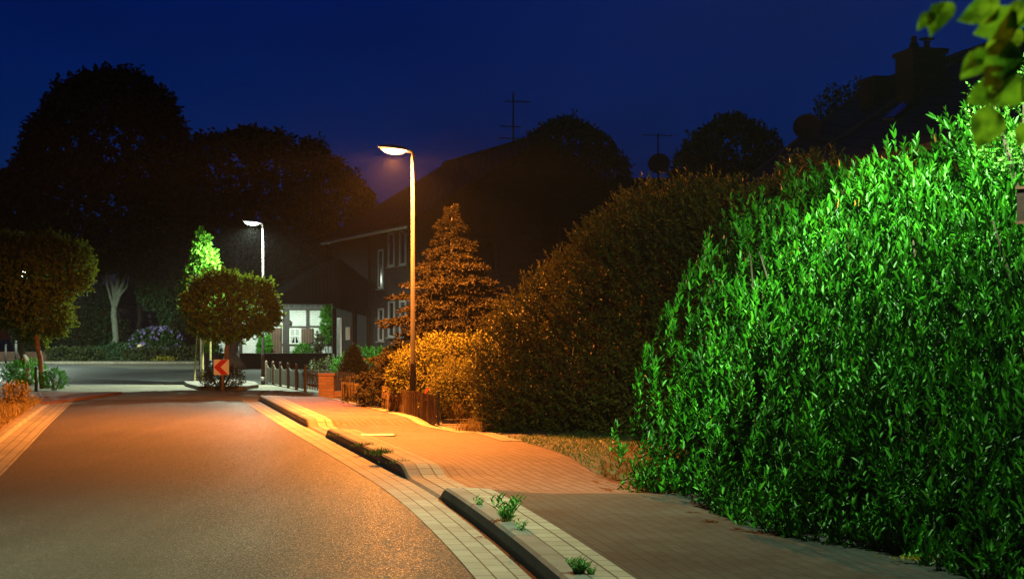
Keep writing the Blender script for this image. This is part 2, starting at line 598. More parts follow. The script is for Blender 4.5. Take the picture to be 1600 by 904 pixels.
M_VERGE = plain('dry_verge', (0.16, 0.105, 0.040), 0.95, var=0.5, scale=7, bmp=0.8)
M_GROUND = plain('ground_earth', (0.05, 0.045, 0.032), 0.95, var=0.4, scale=0.6)
M_SIGNW = plain('sign_white', (0.82, 0.78, 0.76), 0.35, var=0.04)
M_SIGNR = plain('sign_red', (0.55, 0.025, 0.02), 0.35, var=0.06)

L_LAUREL = leafy('laurel_leaf', (0.018, 0.13, 0.005), (0.050, 0.28, 0.012), 0.38, 0.25, 0.22, tip=(0.075, 0.30, 0.014), clump=5.0)
L_HEDGE2 = leafy('brown_green_leaf', (0.070, 0.075, 0.012), (0.185, 0.155, 0.025), 0.75, 0.06, 0.10)
L_SPRUCE = leafy('spruce_needle', (0.019, 0.016, 0.007), (0.045, 0.035, 0.014), 0.8, 0.1, 0.1)
L_SHRUB = leafy('yellow_shrub_leaf', (0.055, 0.056, 0.010), (0.145, 0.128, 0.018), 0.75, 0.25, 0.10)
L_DARK = leafy('tree_leaf', (0.022, 0.034, 0.012), (0.050, 0.065, 0.020), 0.6, 0.2, 0.3)
L_DIM = leafy('chestnut_leaf', (0.022, 0.070, 0.018), (0.045, 0.12, 0.030), 0.5, 0.25)
L_GLOBE = leafy('maple_leaf', (0.062, 0.082, 0.006), (0.12, 0.168, 0.012), 0.7, 0.42, 0.12)
L_YOUNG = leafy('young_leaf', (0.05, 0.16, 0.012), (0.10, 0.27, 0.02), 0.7, 0.35, 0.12)
L_BOX = leafy('box_leaf', (0.030, 0.048, 0.014), (0.07, 0.085, 0.024), 0.5, 0.2)
L_BRIGHT = leafy('ivy_leaf', (0.03, 0.16, 0.010), (0.06, 0.28, 0.016), 0.7, 0.25, 0.12)
L_PALEGRN = leafy('trunk_ivy_leaf', (0.05, 0.12, 0.05), (0.09, 0.19, 0.08), 0.5, 0.25)
L_PURPLE = leafy('purple_petal', (0.30, 0.22, 0.55), (0.46, 0.36, 0.72), 0.6, 0.3)
L_ROSE = leafy('red_petal', (0.65, 0.03, 0.06), (0.8, 0.08, 0.10), 0.6, 0.3)
L_YELLOW = leafy('yellow_leaf', (0.28, 0.26, 0.02), (0.42, 0.36, 0.03), 0.5, 0.3)
L_GRASS = leafy('grass_blade', (0.040, 0.085, 0.012), (0.10, 0.15, 0.025), 0.5, 0.3)
L_DRY = leafy('dry_blade', (0.16, 0.115, 0.03), (0.30, 0.20, 0.055), 0.6, 0.3)
L_WEED = leafy('weed_leaf', (0.05, 0.19, 0.018), (0.11, 0.28, 0.035), 0.5, 0.3)
L_LIME = leafy('lime_leaf', (0.10, 0.28, 0.012), (0.22, 0.45, 0.018), 0.4, 0.7, clump=26.0)
L_CONE = leafy('thuja_spray', (0.040, 0.042, 0.012), (0.07, 0.062, 0.018), 0.6, 0.15)

# ------------------------------------------------------------------ street geometry
KP = [(-12, 3.0), (0, 1.65), (6, 0.72), (9.75, 0.16), (11.77, -0.17), (14.49, -0.68), (16.43, -1.12), (18.95, -1.74), (23.25, -2.80), (25.85, -3.45), (34.5, -5.54), (37.0, -6.15), (60, -11.8)]
KYs, KXs = np.array([p[0] for p in KP]), np.array([p[1] for p in KP])
EP = [(-12, 6.6), (0, 5.0), (7.5, 3.5), (9.5, 3.05), (11.7, 2.38), (14.1, 1.66), (16.2, 0.95), (18.7, 0.60), (20.9, 0.09), (23.5, -0.49), (25.6, -1.26), (30.6, -2.61), (34.5, -3.75), (36.2, -4.4)]
EYs, EXs = np.array([p[0] for p in EP]), np.array([p[1] for p in EP])


def smooth_interp(y, ys, xs, w=1.2):
    return float(np.mean([np.interp(y + d, ys, xs) for d in np.linspace(-w, w, 7)]))


def kx(y): return smooth_interp(y, KYs, KXs)
def ex(y): return smooth_interp(y, EYs, EXs, 0.7)


def sstep(a, b, x):
    t = min(1, max(0, (x - a) / (b - a)))
    return t * t * (3 - 2 * t)


def dip(y):
    """1 where the kerb is dropped for a drive"""
    d1 = sstep(14.15, 14.6, y) * (1 - sstep(16.3, 17.0, y))
    d2 = sstep(23.2, 23.6, y) * (1 - sstep(25.7, 26.1, y))
    return max(d1, d2)


def soft_dip(y):
    d1 = sstep(13.6, 14.9, y) * (1 - sstep(16.0, 18.3, y))
    d2 = sstep(22.5, 24.0, y) * (1 - sstep(25.5, 27.0, y))
    return max(d1, d2)


def kerb_h(y): return 0.145 - 0.115 * dip(y)


def pave_h(y, t):
    """pavement height t metres behind the kerb"""
    near = 0.141 - 0.112 * dip(y)
    far = 0.118 - 0.07 * soft_dip(y)
    w = sstep(0.0, 0.9, t)
    return near * (1 - w) + far * w + 0.003 * math.sin(y * 0.9 + t) * w


YS = [y for y in np.arange(-12, 37.01, 0.25)]
ARC = {}
acc, prev = 0.0, None
for y in YS:
    p = (kx(y), y)
    if prev: acc += math.hypot(p[0] - prev[0], p[1] - prev[1])
    ARC[y] = acc
    prev = p


def strip(name, ys, cols, mat, kind=True):
    """cols: functions y -> (x, z); quads between neighbours along the street, uv in metres"""
    mb, uvs = MB(), []
    for y in ys:
        x0 = cols[0](y)[0]
        for c in cols:
            x, z = c(y)
            mb.v.append((x, y, z))
            uvs.append((ARC[y], (x - x0) * 0.97 + 0.0))
    k = len(cols)
    for i in range(len(ys) - 1):
        for j in range(k - 1):
            a = i * k + j
            mb.f.append((a, a + 1, a + k + 1, a + k))
    return struct(name, mb, mat, uvfun=uvs, smooth=not name.startswith('kerb'))


ROAD_Z, GUT = 0.0, 0.39
LW = 4.0

gb = MB()
gb.quad((-400, -60, -0.03), (400, -60, -0.03), (400, 700, -0.03), (-400, 700, -0.03))
struct('ground', gb, M_GROUND)

strip('road', YS, [lambda y: (kx(y) - GUT - LW, 0.0), lambda y: (kx(y) - GUT - LW * .5, 0.03), lambda y: (kx(y) - GUT, 0.0)], M_ASPH)
strip('gutter_right', YS, [lambda y: (kx(y) - GUT, 0.004), lambda y: (kx(y), 0.008)], M_GUTTER)
strip('gutter_left', YS[:-1], [lambda y: (kx(y) - GUT - LW - 0.45, 0.008), lambda y: (kx(y) - GUT - LW, 0.004)], M_GUTTER)
KY = [y for y in np.concatenate([np.arange(-12, 13.9, 0.25), np.arange(14, 17.6, 0.06), np.arange(17.75, 22.9, 0.25), np.arange(23, 26.5, 0.06), np.arange(26.5, 36.3, 0.25)])]
for y in KY:
    if y not in ARC:
        ARC[y] = float(np.interp(y, YS, [ARC[q] for q in YS]))
strip('kerb_right', KY, [lambda y: (kx(y), 0.0), lambda y: (kx(y) + 0.012, kerb_h(y) - 0.02), lambda y: (kx(y) + 0.035, kerb_h(y)), lambda y: (kx(y) + 0.165, kerb_h(y))], M_KERB)


def pcol(t):
    return lambda y: (kx(y) + 0.165 + t * (ex(y) - kx(y) - 0.165), pave_h(y, t * (ex(y) - kx(y) - 0.165)))


near_ys = [y for y in KY if y <= 14.2]
far_ys = [near_ys[-1]] + [y for y in KY if y > near_ys[-1]]
TS = [0, .05, .1, .15, .2, .3, .4, .55, .7, .85, 1.0]
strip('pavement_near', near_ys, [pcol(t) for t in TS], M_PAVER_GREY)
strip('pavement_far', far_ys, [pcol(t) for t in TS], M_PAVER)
strip('pavement_edging', KY, [lambda y, d=d: (kx(y) + 0.165 + d, pave_h(y, d) + 0.005) for d in (0.0, 0.09, 0.17, 0.26)], M_EDGE)
strip('pavement_border', [y for y in KY if 20.5 < y < 36], [lambda y: (ex(y) - 0.26, pave_h(y, ex(y) - kx(y) - .42) + 0.006), lambda y: (ex(y) + 0.02, pave_h(y, ex(y) - kx(y) - .16) + 0.006)], M_EDGE)


def garden_col(d):
    return lambda y: (ex(y) + d, pave_h(y, ex(y) - kx(y) - .165) - 0.003 + min(0.05, d * 0.06))


strip('garden_soil', [y for y in KY if y <= 36.2], [garden_col(d) for d in (0, .4, 1.2, 3, 8, 40)], M_SOIL)


def lawn_col(d):
    return lambda y: (ex(y) + d, pave_h(y, ex(y) - kx(y) - .165) + 0.004 + min(0.05, d * 0.06))


strip('lawn', [y for y in KY if 15.9 < y < 21.6], [lawn_col(d) for d in (0.0, .4, 1.2, 3, 5)], M_LAWN)

# left side: kerb, verge, pavement
LX = lambda y: kx(y) - GUT - LW - 0.45
LY = [y for y in YS if y <= 34.6]


def lkerb(y): return 0.075 - 0.055 * sstep(32.0, 34.5, y)


strip('kerb_left', LY, [lambda y: (LX(y) - 0.14, lkerb(y)), lambda y: (LX(y) - 0.02, lkerb(y)), lambda y: (LX(y), 0.0)], M_EDGE)
strip('verge', LY, [lambda y: (LX(y) - 40, 0.12), lambda y: (LX(y) - 3, 0.12), lambda y: (LX(y) - 0.6, 0.10), lambda y: (LX(y) - 0.14, lkerb(y) - 0.004)], M_VERGE)
lp = MB()
lp.box(-24, LX(35) + 0.1, 34.62, 41.0, -0.02, 0.062)
struct('pavement_left', lp, M_PAVER)

# junction: pale paver table, asphalt of the cross street, paved yard, far verge
pb = MB()
pb.poly([(-11.4, 37.0, .006), (-6.0, 37.0, .006), (-4.6, 40.5, .006), (-6.5, 48.5, .006), (-12.0, 48.8, .006), (-24, 46.5, .006), (-24, 41.0, .006), (-11.4, 41.0, .006)])
struct('paver_crossing', pb, M_PALE)
cb = MB()
cb.poly([(-150, 45, .002), (-24.5, 46.4, .002), (-12, 48.9, .002), (-10.8, 50.0, .002), (-18.5, 74, .002), (-26, 86, .002), (-150, 86, .002)])
struct('cross_street', cb, M_ASPH2)
yb = MB()
yb.poly([(-10.8, 50.0, .003), (-6.5, 48.6, .003), (-4.6, 40.6, .003), (-4.2, 37.0, .003), (14, 40, .003), (20, 72, .003), (-18, 72.4, .003)])
struct('yard_paving', yb, M_PAVER_GREY)
fv = MB()
fv.box(-150, -17.5, 86, 140, -0.02, 0.11)
struct('far_verge', fv, M_LAWN)
fk = MB()
fk.box(-150, -17.5, 85.75, 86.0, -0.02, 0.13)
struct('far_kerb', fk, M_EDGE)
tb = MB()
tb.box(-14.3, 4, 73.0, 110, -0.02, 0.55)
struct('terrace', tb, M_LAWN)
# ------------------------------------------------------------------ street lamps
OR_COL, WH_COL = (1.0, 0.30, 0.042), (0.80, 1.0, 0.78)


# light distribution of a street luminaire (candela by angle from straight down)
IES_ANG = [0, 20, 40, 55, 65, 75, 80, 84, 87, 89, 91, 95, 120, 180]
IES_WIDE = [0.7, 0.75, 0.95, 1.2, 1.4, 1.5, 1.4, 1.10, 0.75, 0.35, 0.02, 0.005, 0.002, 0.002]
IES_SODIUM = [1.3, 1.35, 1.45, 1.45, 1.25, 0.48, 0.56, 0.74, 0.28, 0.10, 0.02, 0.003, 0.001, 0.001]
IES_SHORT = [1.3, 1.35, 1.45, 1.40, 1.2, 0.70, 0.26, 0.17, 0.10, 0.06, 0.02, 0.005, 0.002, 0.002]
IES_WINGS = [0.15, 0.20, 0.55, 0.98, 0.38, 0.14, 0.09, 0.12, 0.06, 0.03, 0.02, 0.005, 0.002, 0.002]


def make_ies(name, cd):
    t = bpy.data.texts.new(name)
    t.write('IESNA:LM-63-1995\nTILT=NONE\n1 1000 1.0 %d 1 1 2 0.1 0.1 0.1\n1.0 1.0 100\n' % len(IES_ANG))
    t.write(' '.join(str(a) for a in IES_ANG) + '\n0\n' + ' '.join(str(c * 1000) for c in cd) + '\n')
    return t


IES_TEXT = {'wide': make_ies('luminaire_wide', IES_WIDE), 'sodium': make_ies('luminaire_sodium', IES_SODIUM),
            'short': make_ies('luminaire_short', IES_SHORT), 'wings': make_ies('luminaire_wings', IES_WINGS)}


def luminaire_nodes(ld, ies):
    ld.use_nodes = True
    nt = ld.node_tree
    em = [n for n in nt.nodes if n.type == 'EMISSION'][0]
    t = nt.nodes.new('ShaderNodeTexIES')
    t.mode = 'INTERNAL'
    t.ies = IES_TEXT[ies]
    t.inputs['Strength'].default_value = IES_SCALE
    nt.links.new(t.outputs[0], em.inputs['Strength'])


IES_SCALE = 0.0125


def lamp_thing(x, y, z0, top, label, bowl_mat, col, power, out=(-0.97, -0.24, 0), ies='wide', reach=.12):
    t = thing('street_lamp', (x, y, z0), label, 'street lamp', 'street lamps along the pavement')
    o = Vector(out).normalized()
    b = Vector((x, y, z0))
    h = top - z0
    mb = MB()
    mb.tube([b, b + Vector((0, 0, h * .2)), b + Vector((0, 0, h * .21)), b + Vector((0, 0, h))], [0.060, 0.057, 0.042, 0.028], 16)
    pole = build('pole', mb, M_POLE, t, smooth=True)
    mb = MB()
    mb.tube([b, b + Vector((0, 0, .22))], [0.068, 0.067], 16)
    build('pole_foot', mb, M_COLLAR, t, smooth=True)
    mb = MB()
    mb.tube([b + Vector((0, 0, .221)), b + Vector((0, 0, .245))], [0.066, 0.066], 16)
    build('marker_band', mb, M_BAND, t, smooth=True)
    mb = MB()
    mb.obox(b + Vector((0, -.0565, .75)), (1, 0, 0), (0, 1, 0), .035, .006, .2)
    build('service_door', mb, M_POLE, pole)
    T = b + Vector((0, 0, h))
    mb = MB()
    mb.tube([T - Vector((0, 0, .06)), T + Vector((0, 0, .03)) + o * .01, T + Vector((0, 0, .045)) + o * reach], [0.032, 0.032, 0.03], 10)
    T = T + o * (reach - .12)
    build('arm', mb, M_HEAD, t, smooth=True)
    # housing: a shallow shell drawn along the outreach, slightly tilted up
    side = Vector((-o.y, o.x, 0))
    up = (Vector((0, 0, 1)) - o * 0.10).normalized()
    ax = (o + Vector((0, 0, .10))).normalized()
    mb = MB()
    secs = [(.08, .045, .03), (.14, .10, .06), (.30, .14, .08), (.47, .13, .07), (.60, .08, .045), (.63, .03, .02)]
    n = 12
    for (d, w, hh) in secs:
        c = T + Vector((0, 0, .035)) + ax * d
        for k in range(n):
            a = math.pi * k / (n - 1)
            mb.v.append(tuple(c + side * math.cos(a) * w + up * math.sin(a) * hh))
    for i in range(len(secs) - 1):
        for k in range(n - 1):
            q = i * n + k
            mb.f.append((q, q + 1, q + n + 1, q + n))
    head = build('lamp_head', mb, M_HEAD, t, smooth=True)
    mb = MB()
    secs = [(.12, .055, .01), (.18, .10, .06), (.33, .125, .095), (.48, .105, .08), (.58, .05, .025)]
    for (d, w, hh) in secs:
        c = T + Vector((0, 0, .033)) + ax * d
        for k in range(n):
            a = math.pi * k / (n - 1)
            mb.v.append(tuple(c + side * math.cos(a) * w - up * math.sin(a) * hh))
    for i in range(len(secs) - 1):
        for k in range(n - 1):
            q = i * n + k
            mb.f.append((q, q + n, q + n + 1, q + 1))
    bowl = build('lamp_bowl', mb, bowl_mat, head, smooth=True)
    ld = bpy.data.lights.new('lamp_light', 'POINT')
    ld.energy, ld.color, ld.shadow_soft_size = power, col, 0.07
    luminaire_nodes(ld, ies)
    lo = bpy.data.objects.new('lamp_light', ld)
    C.objects.link(lo)
    lo.parent = t
    lo.location = T - b + ax * .34 - up * .135
    return t


P_ORANGE, P_WHITE, P_NEAR, P_ADDED, P_CROSS = 14500, 5500, 7200, 1200, 4500
M_BOWL_O = emit('sodium_bowl', (1.0, 0.66, 0.28), (1.0, 0.36, 0.06), 45, 6.0)
M_BOWL_W = emit('mercury_bowl', (0.90, 1.0, 0.95), (0.7, 1.0, 0.85), 40, 5.0)
lx1, ly1, _ = G(645, 650, 0.10)
lamp_thing(lx1, ly1, 0.10, AT(650, 240, ly1)[2], 'lit orange sodium street lamp standing in front of the reed fence', M_BOWL_O, OR_COL, P_ORANGE, ies='sodium')
lx2, ly2, _ = G(411, 601, 0.0)
lamp_thing(lx2, ly2, 0.0, AT(412, 351, ly2)[2], 'lit white street lamp beside the far end of the board fence', M_BOWL_W, WH_COL, P_WHITE, ies='short')
LX3, LY3 = 3.215, 9.45
lamp_thing(LX3, LY3, 0.10, 4.9, 'grey lamp pole cut by the right edge at the near end of the laurel hedge', M_BOWL_W, (0.72, 1.0, 0.62), P_NEAR, ies='wings', reach=.95)
lX4 = (411 - 800) / F * 75.2  # unseen lamp, added to brighten the white timbered wall
lamp_thing(lX4, 75.2, 0.55, 3.45, 'added unseen lamp post on the terrace that lights the timbered house wall', M_BOWL_W, WH_COL, P_ADDED, out=(0.3, 1, 0))
lX5 = (34 - 800) / F * 80.0
lamp_thing(lX5, 80.0, 0.0, 4.9, 'white street lamp on the cross street, half hidden behind the left globe maples', M_BOWL_W, WH_COL, P_CROSS, out=(0.2, 1, 0))
# small plate fixed to the near pole
mb = MB()
mb.obox((3.125, 9.24, 2.33), (.86, -.5, 0), (.5, .86, 0), .085, .006, .105)
sg = thing('pole_plate', (3.08, 9.25, 2.2), 'small reddish brown plate strapped to the lamp pole beside the laurel hedge', 'sign')
build('plate', mb, plain('plate_brown', (0.075, 0.034, 0.026), 0.6, var=0.4, scale=30), sg)
for dz in (.105, -.105):
    mb = MB().obox((3.125, 9.24, 2.33 + dz), (.86, -.5, 0), (.5, .86, 0), .092, .012, .008)
    build('frame_bar', mb, plain('plate_frame', (0.28, 0.12, 0.07), 0.6, var=.2), sg)
for z in (2.27, 2.39):
    mb = MB().tube([(3.135, 9.255, z), (3.20, 9.40, z)], 0.008, 6)
    build('strap', mb, M_METAL, sg)

# ------------------------------------------------------------------ hedges
def hedge_shell(y0, y1, frontx, prof, height, ns=60, cap0=0.0, cap1=1.2, seed=3, amp=0.10, cap_low=0.55):
    """lofted hedge skin: prof = list of (set-back, height share) from the street foot over the top to the back foot"""
    rg = np.random.default_rng(seed)
    ph = rg.uniform(0, 6.28, 6)
    ys = np.linspace(y0, y1, ns)
    k = len(prof)
    V = np.zeros((ns, k, 3))
    mid = np.mean([p[0] for p in prof])
    for i, y in enumerate(ys):
        e = 1.0
        if cap1 and y > y1 - cap1: e = math.sqrt(max(0.0, 1 - ((y - (y1 - cap1)) / cap1) ** 2))
        if cap0 and y < y0 + cap0: e = math.sqrt(max(0.0, 1 - (((y0 + cap0) - y) / cap0) ** 2))
        e = max(e, 0.05)
        for j, (o, hh) in enumerate(prof):
            z = hh * height(y)
            nz = amp * (math.sin(y * 1.9 + z * 1.3 + ph[0]) + .7 * math.sin(y * 3.7 - z * 2.6 + ph[1]) + .5 * math.sin(y * 6.1 + z * 5 + ph[2]))
            hcap = cap_low + (1 - cap_low) * e
            V[i, j] = (frontx(y) + mid + (o - mid) * e + nz * (0.8 if hh < .98 else 0), y, 0.1 + z * hcap + (nz * 0.8 if hh > .8 else 0))
    return V.reshape(-1, 3), grid_tris(ns, k, False)[:, ::-1]


def fine_profile(p, m=5):
    out = []
    for a, b in zip(p[:-1], p[1:]):
        for i in range(m):
            t = i / m
            out.append((a[0] * (1 - t) + b[0] * t, a[1] * (1 - t) + b[1] * t))
    return out + [p[-1]]


rg = np.random.default_rng(5)
prof1 = fine_profile([(.62, 0.0), (.36, .10), (.22, .25), (.22, .45), (.38, .65), (.66, .82), (1.0, .95), (1.6, 1.0), (2.2, .97), (2.5, .7), (2.7, 0)])
h1 = lambda y: 2.22 + 0.12 * (1 - sstep(9.2, 10.4, y)) + .12 * sstep(12.3, 14.2, y) + 0.08 * math.sin(y * 1.7) + 0.05 * math.sin(y * 4.1 + 1)
V, T = hedge_shell(8.0, 15.3, lambda y: ex(min(y, 14.6)) - (max(0, y - 14.6)) * 0.24 + 0.20 + .12 * sstep(12, 14.5, y), prof1, h1, cap1=0.7, cap_low=.82, seed=3, amp=0.10)
V[:, 0] += -0.20 * np.exp(-((V[:, 1] - 11.7) / .9) ** 2) + 0.34 * np.exp(-((V[:, 1] - 13.35 + (V[:, 2] - 1.5) * .25) / .42) ** 2)
hd = thing('laurel_hedge', (2.6, 12, 0.1), 'tall bright green cherry laurel hedge with glossy leaves beside the pavement', 'hedge')
fo = Foliage()
P, Nn = sample(V, T, 1500, rg)
P, Nn = P[P[:, 2] > .2], Nn[P[:, 2] > .2]
out = rg.normal(.0, .12, len(P))
lean = np.array([-.28, -.10, 1.0])
main = nrm(Nn * .30 + lean + rg.normal(0, .17, P.shape))
for k_ in range(5):
    side = rg.normal(0, .06, P.shape)
    tip = P + Nn * out[:, None] + side + main * rg.uniform(-.18, .12, (len(P), 1))
    fo.add(sprigs(tip, nrm(main + side * 3.0), rg, 18, .33, .074, .12, up=.1, jit=.07, sink=(0.3, 0.7), a0=42, a1=14, pairs=True, ajit=.09))
P5, N5 = sample(V, T, 9000, rg)
k5 = P5[:, 2] < .75
for dep in (.12, .5, .9):
    P6 = P5[k5] - N5[k5] * dep
    P6[:, 2] = np.maximum(P6[:, 2] - .15, .14)
    fo.add(sprigs(P6, N5[k5] * .5 + lean, rg, 10, .26, .085, .13, up=.1, jit=.3, a0=55, a1=20, pairs=True))
for dep, cnt in ((.20, 3000), (.42, 3600), (.68, 3800)):
    P2, N2 = sample(V, T, cnt, rg)
    fo.add(sprigs(P2 - N2 * dep, N2 * .4 + lean, rg, 12, .30, .085, .13, up=.1, jit=.2, a0=48, a1=15, pairs=True, ajit=.12))
top = (V[:, 2] > 2.5)
P4, N4 = sample(V, T, 900, rg)
m4 = P4[:, 2] > 1.95
fo.add(sprigs(P4[m4], N4[m4] * .4, rg, 16, 0.34, 0.086, 0.115, up=1.4, jit=0.2, sink=(0.15, 0.7), a0=42, a1=14, pairs=True, ajit=.09))
fo.build('foliage', L_LAUREL, hd)
mb = MB()
rd = random.Random(4)
for i in range(44):
    y = rd.uniform(8.6, 15.0)
    x = ex(min(y, 14.6)) - max(0, y - 14.6) * .24 + rd.uniform(.6, 1.9)
    mb.tube([(x, y, .08), (x + rd.uniform(-.15, .1), y + rd.uniform(-.1, .1), 1.0), (x + rd.uniform(-.5, .2), y + rd.uniform(-.3, .3), 2.3)], [.03, .022, .008], 5)
build('stems', mb, M_TWIG, hd)

# the darker hedge across the lawn, street end lit by the orange lamp
rg = np.random.default_rng(6)
hd2 = thing('overgrown_hedge', (1.8, 23.5, 0.1), 'large dark overgrown hedge behind the lawn with orange lit leaves along its left shoulder', 'hedge')
prof2 = fine_profile([(.15, 0.0), (.02, .12), (.0, .3), (.08, .6), (.30, .84), (.75, .97), (1.3, 1.0), (2.0, .96), (2.5, .6), (2.7, 0)])
h2 = lambda s: 1.75 + 1.75 * sstep(-.2, 3.6, s) + .10 * math.sin(s * 2.3) + .06 * math.sin(s * 5.1)
V, T = hedge_shell(0.0, 7.5, lambda s: 0.0, prof2, h2, cap0=1.3, cap1=0, seed=8, amp=0.10)
dA, nA, oA = np.array([.63, -.777, 0]), np.array([.777, .63, 0]), np.array([-1.0, 24.15, 0])
V = oA + dA * V[:, 1:2] + nA * V[:, 0:1] + np.array([0, 0, 1.0]) * V[:, 2:3]
T = T[:, ::-1] if np.cross(V[T[0, 1]] - V[T[0, 0]], V[T[0, 2]] - V[T[0, 0]]) @ nA > 0 else T
fo = Foliage()
P5, N5 = sample(V, T, 7000, rg)
k5 = P5[:, 2] < .8
for dep in (.1, .5, 1.0):
    P6 = P5[k5] - N5[k5] * dep
    P6[:, 2] = np.maximum(P6[:, 2] - .2, .13)
    fo.add(sprigs(P6, N5[k5], rg, 9, .26, .08, .26, up=.5, jit=.5, shape=LEAF_FOLD))
for dep, cnt, u_ in ((0.0, 4200, .9), (.15, 3000, .7), (.4, 2600, .4), (.7, 1800, .3)):
    P, Nn = sample(V, T, cnt, rg)
    P = P - Nn * dep
    k_ = P[:, 2] > .14
    fo.add(sprigs(P[k_], Nn[k_], rg, 10, .27, .072 + .03 * dep, .24, up=u_, jit=.4, shape=LEAF_FOLD, sink=(.1, 1.0)))
fo.build('foliage', L_HEDGE2, hd2)
mb = MB()
for i in range(26):
    q_ = oA + dA * rd.uniform(.9, 6.5) + nA * rd.uniform(.7, 1.8)
    x, y = q_[0], q_[1]
    mb.tube([(x, y, .08), (x + rd.uniform(-.2, .2), y, 1.1), (x + rd.uniform(-.4, .4), y + rd.uniform(-.3, .3), 2.4)], [.035, .025, .008], 5)
build('stems', mb, M_TWIG, hd2)

# ------------------------------------------------------------------ spruce and front garden
def conifer(x, y, z0, H, Rb, label, seed, mat, whorls=32, per=21, name='spruce_tree'):
    rg = np.random.default_rng(seed)
    t = thing(name, (x, y, z0), label, 'tree')
    fo, br = Foliage(), MB()
    br.tube([(x, y, z0), (x, y, z0 + H * .97)], [.10, .012], 8)
    for w in range(whorls):
        s = (w + rg.uniform(-.3, .3)) / whorls
        z = z0 + 0.12 + s * (H - 0.2)
        rr = Rb * (1 - s) ** 1.0 * (1.0 + .16 * math.sin(w * 2.1)) * rg.uniform(.88, 1.08) + 0.05
        nb = max(5, int(per * (1 - 0.5 * s)))
        a0 = rg.uniform(0, 6.28)
        for b in range(nb):
            a = a0 + 2 * math.pi * b / nb + rg.normal(0, .12)
            L = rr * rg.uniform(.72, 1.15)
            zj = rg.normal(0, .055)
            d = np.array([math.cos(a), math.sin(a), 0])
            m = max(16, int(130 * L / Rb))
            tt = rg.uniform(0.18, 1.0, m) ** 0.8
            base = np.array([x, y, z + zj])
            lift = 0.10 * L * np.sin(tt * 3.0) - 0.16 * L * tt + 0.12 * L * tt ** 3
            sd = np.array([-d[1], d[0], 0])
            off = rg.normal(0, 1, m) * 0.20 * L * (1.15 - tt) + rg.normal(0, .015, m)
            pos = base + d * (tt * L)[:, None] + sd * off[:, None] + np.array([0, 0, 1.0]) * (lift + rg.normal(0, .014, m))[:, None]
            k = 6
            pp = np.repeat(pos, k, 0)
            ax = nrm(d + sd * np.sign(np.repeat(off, k))[:, None] * .5 + rg.normal(0, .55, (m * k, 3)) + np.array([0, 0, .12]))
            ll = rg.uniform(.045, .10, m * k)
            fo.add(leaves(pp, ax, nrm(rg.normal(0, .5, (m * k, 3)) + np.array([0, 0, 1])), ll, ll * 0.15, LEAF_QUAD))
            if b % 3 == 0:
                br.tube([(x, y, z), tuple(base + d * L * .9 + np.array([0, 0, -.06 * L]))], [.012, .003], 4, caps=False)
    fo.build('crown', mat, t)
    build('trunk', br, M_BARK, t)
    return t


sx, sy = (706 - 800) / F * 31.5, 31.5
conifer(sx, sy, 0.1, AT(706, 312, 31.5)[2] - 0.1, 1.95, 'conical spruce tree lit orange behind the street lamp pole', 21, L_SPRUCE)


def shrub(name, c, r, label, mat, seed, per=120, n=8, Ls=.2, Ll=.06, Lw=.3, cat='shrub', group=None, shape=LEAF_FOLD, z0=0.1, stems=6, amp=.15, up=.6, jit=.5, lump=4.0, extra=None, inner=.5):
    rg = np.random.default_rng(seed)
    t = thing(name, (c[0], c[1], z0), label, cat, group)
    bl = [(c, r)] + (extra or [])
    fo = crown(bl, per, rg, n, Ls, Ll, Lw, seed=seed, amp=amp, shape=shape, up=up, jit=jit, inner=inner, lump=lump, keep=.8, cut=lambda P: P[:, 2] > z0 + .01)
    fo.build('foliage', mat, t)
    if stems:
        mb, rd = MB(), random.Random(seed)
        for i in range(stems):
            a = rd.uniform(0, 6.28)
            e = Vector((c[0] + math.cos(a) * r[0] * .7, c[1] + math.sin(a) * r[1] * .7, c[2] + r[2] * rd.uniform(.2, .7)))
            s = Vector((c[0] + math.cos(a) * r[0] * .1, c[1] + math.sin(a) * r[1] * .1, z0 - .03))
            mb.tube([s, s.lerp(e, .5) + Vector((0, 0, .1 * r[2])), e], [.022, .015, .004], 5)
        build('stems', mb, M_TWIG, t)
    return t


# broad lit shrub between lamp and dark hedge
p = AT(690, 575, 28.6)
shrub('lit_shrub', (p[0], 28.6, 0.75), (0.72, .7, .80), 'yellow lit broadleaf shrub with bare branches showing, behind the roses', L_SHRUB, 51, per=150, stems=12, Ll=.055, extra=[((p[0] + .55, 28.5, .95), (.6, .6, .62)), ((p[0] - .5, 28.9, .8), (.5, .6, .55))], inner=.25)
p = AT(712, 610, 26.4)
shrub('lit_shrub', (p[0], 26.6, .60), (.42, .45, .52), 'smaller rounded yellow lit shrub next to the dark hedge', L_SHRUB, 52, per=230, Ll=.045, extra=[((p[0] + .3, 26.9, .6), (.35, .4, .5))])
p = AT(615, 580, 31.8)
shrub('dwarf_conifer', (p[0] + .1, 31.9, .62), (.55, .6, .62), 'low spreading conifer shrub hanging over the gap in the reed fence', L_SPRUCE, 53, per=230, n=9, Ls=.16, Ll=.06, Lw=.2, shape=LEAF_QUAD, extra=[((p[0] - .32, 31.2, .32), (.36, .4, .30)), ((p[0] + .55, 31.6, .55), (.5, .5, .5))], up=.2)
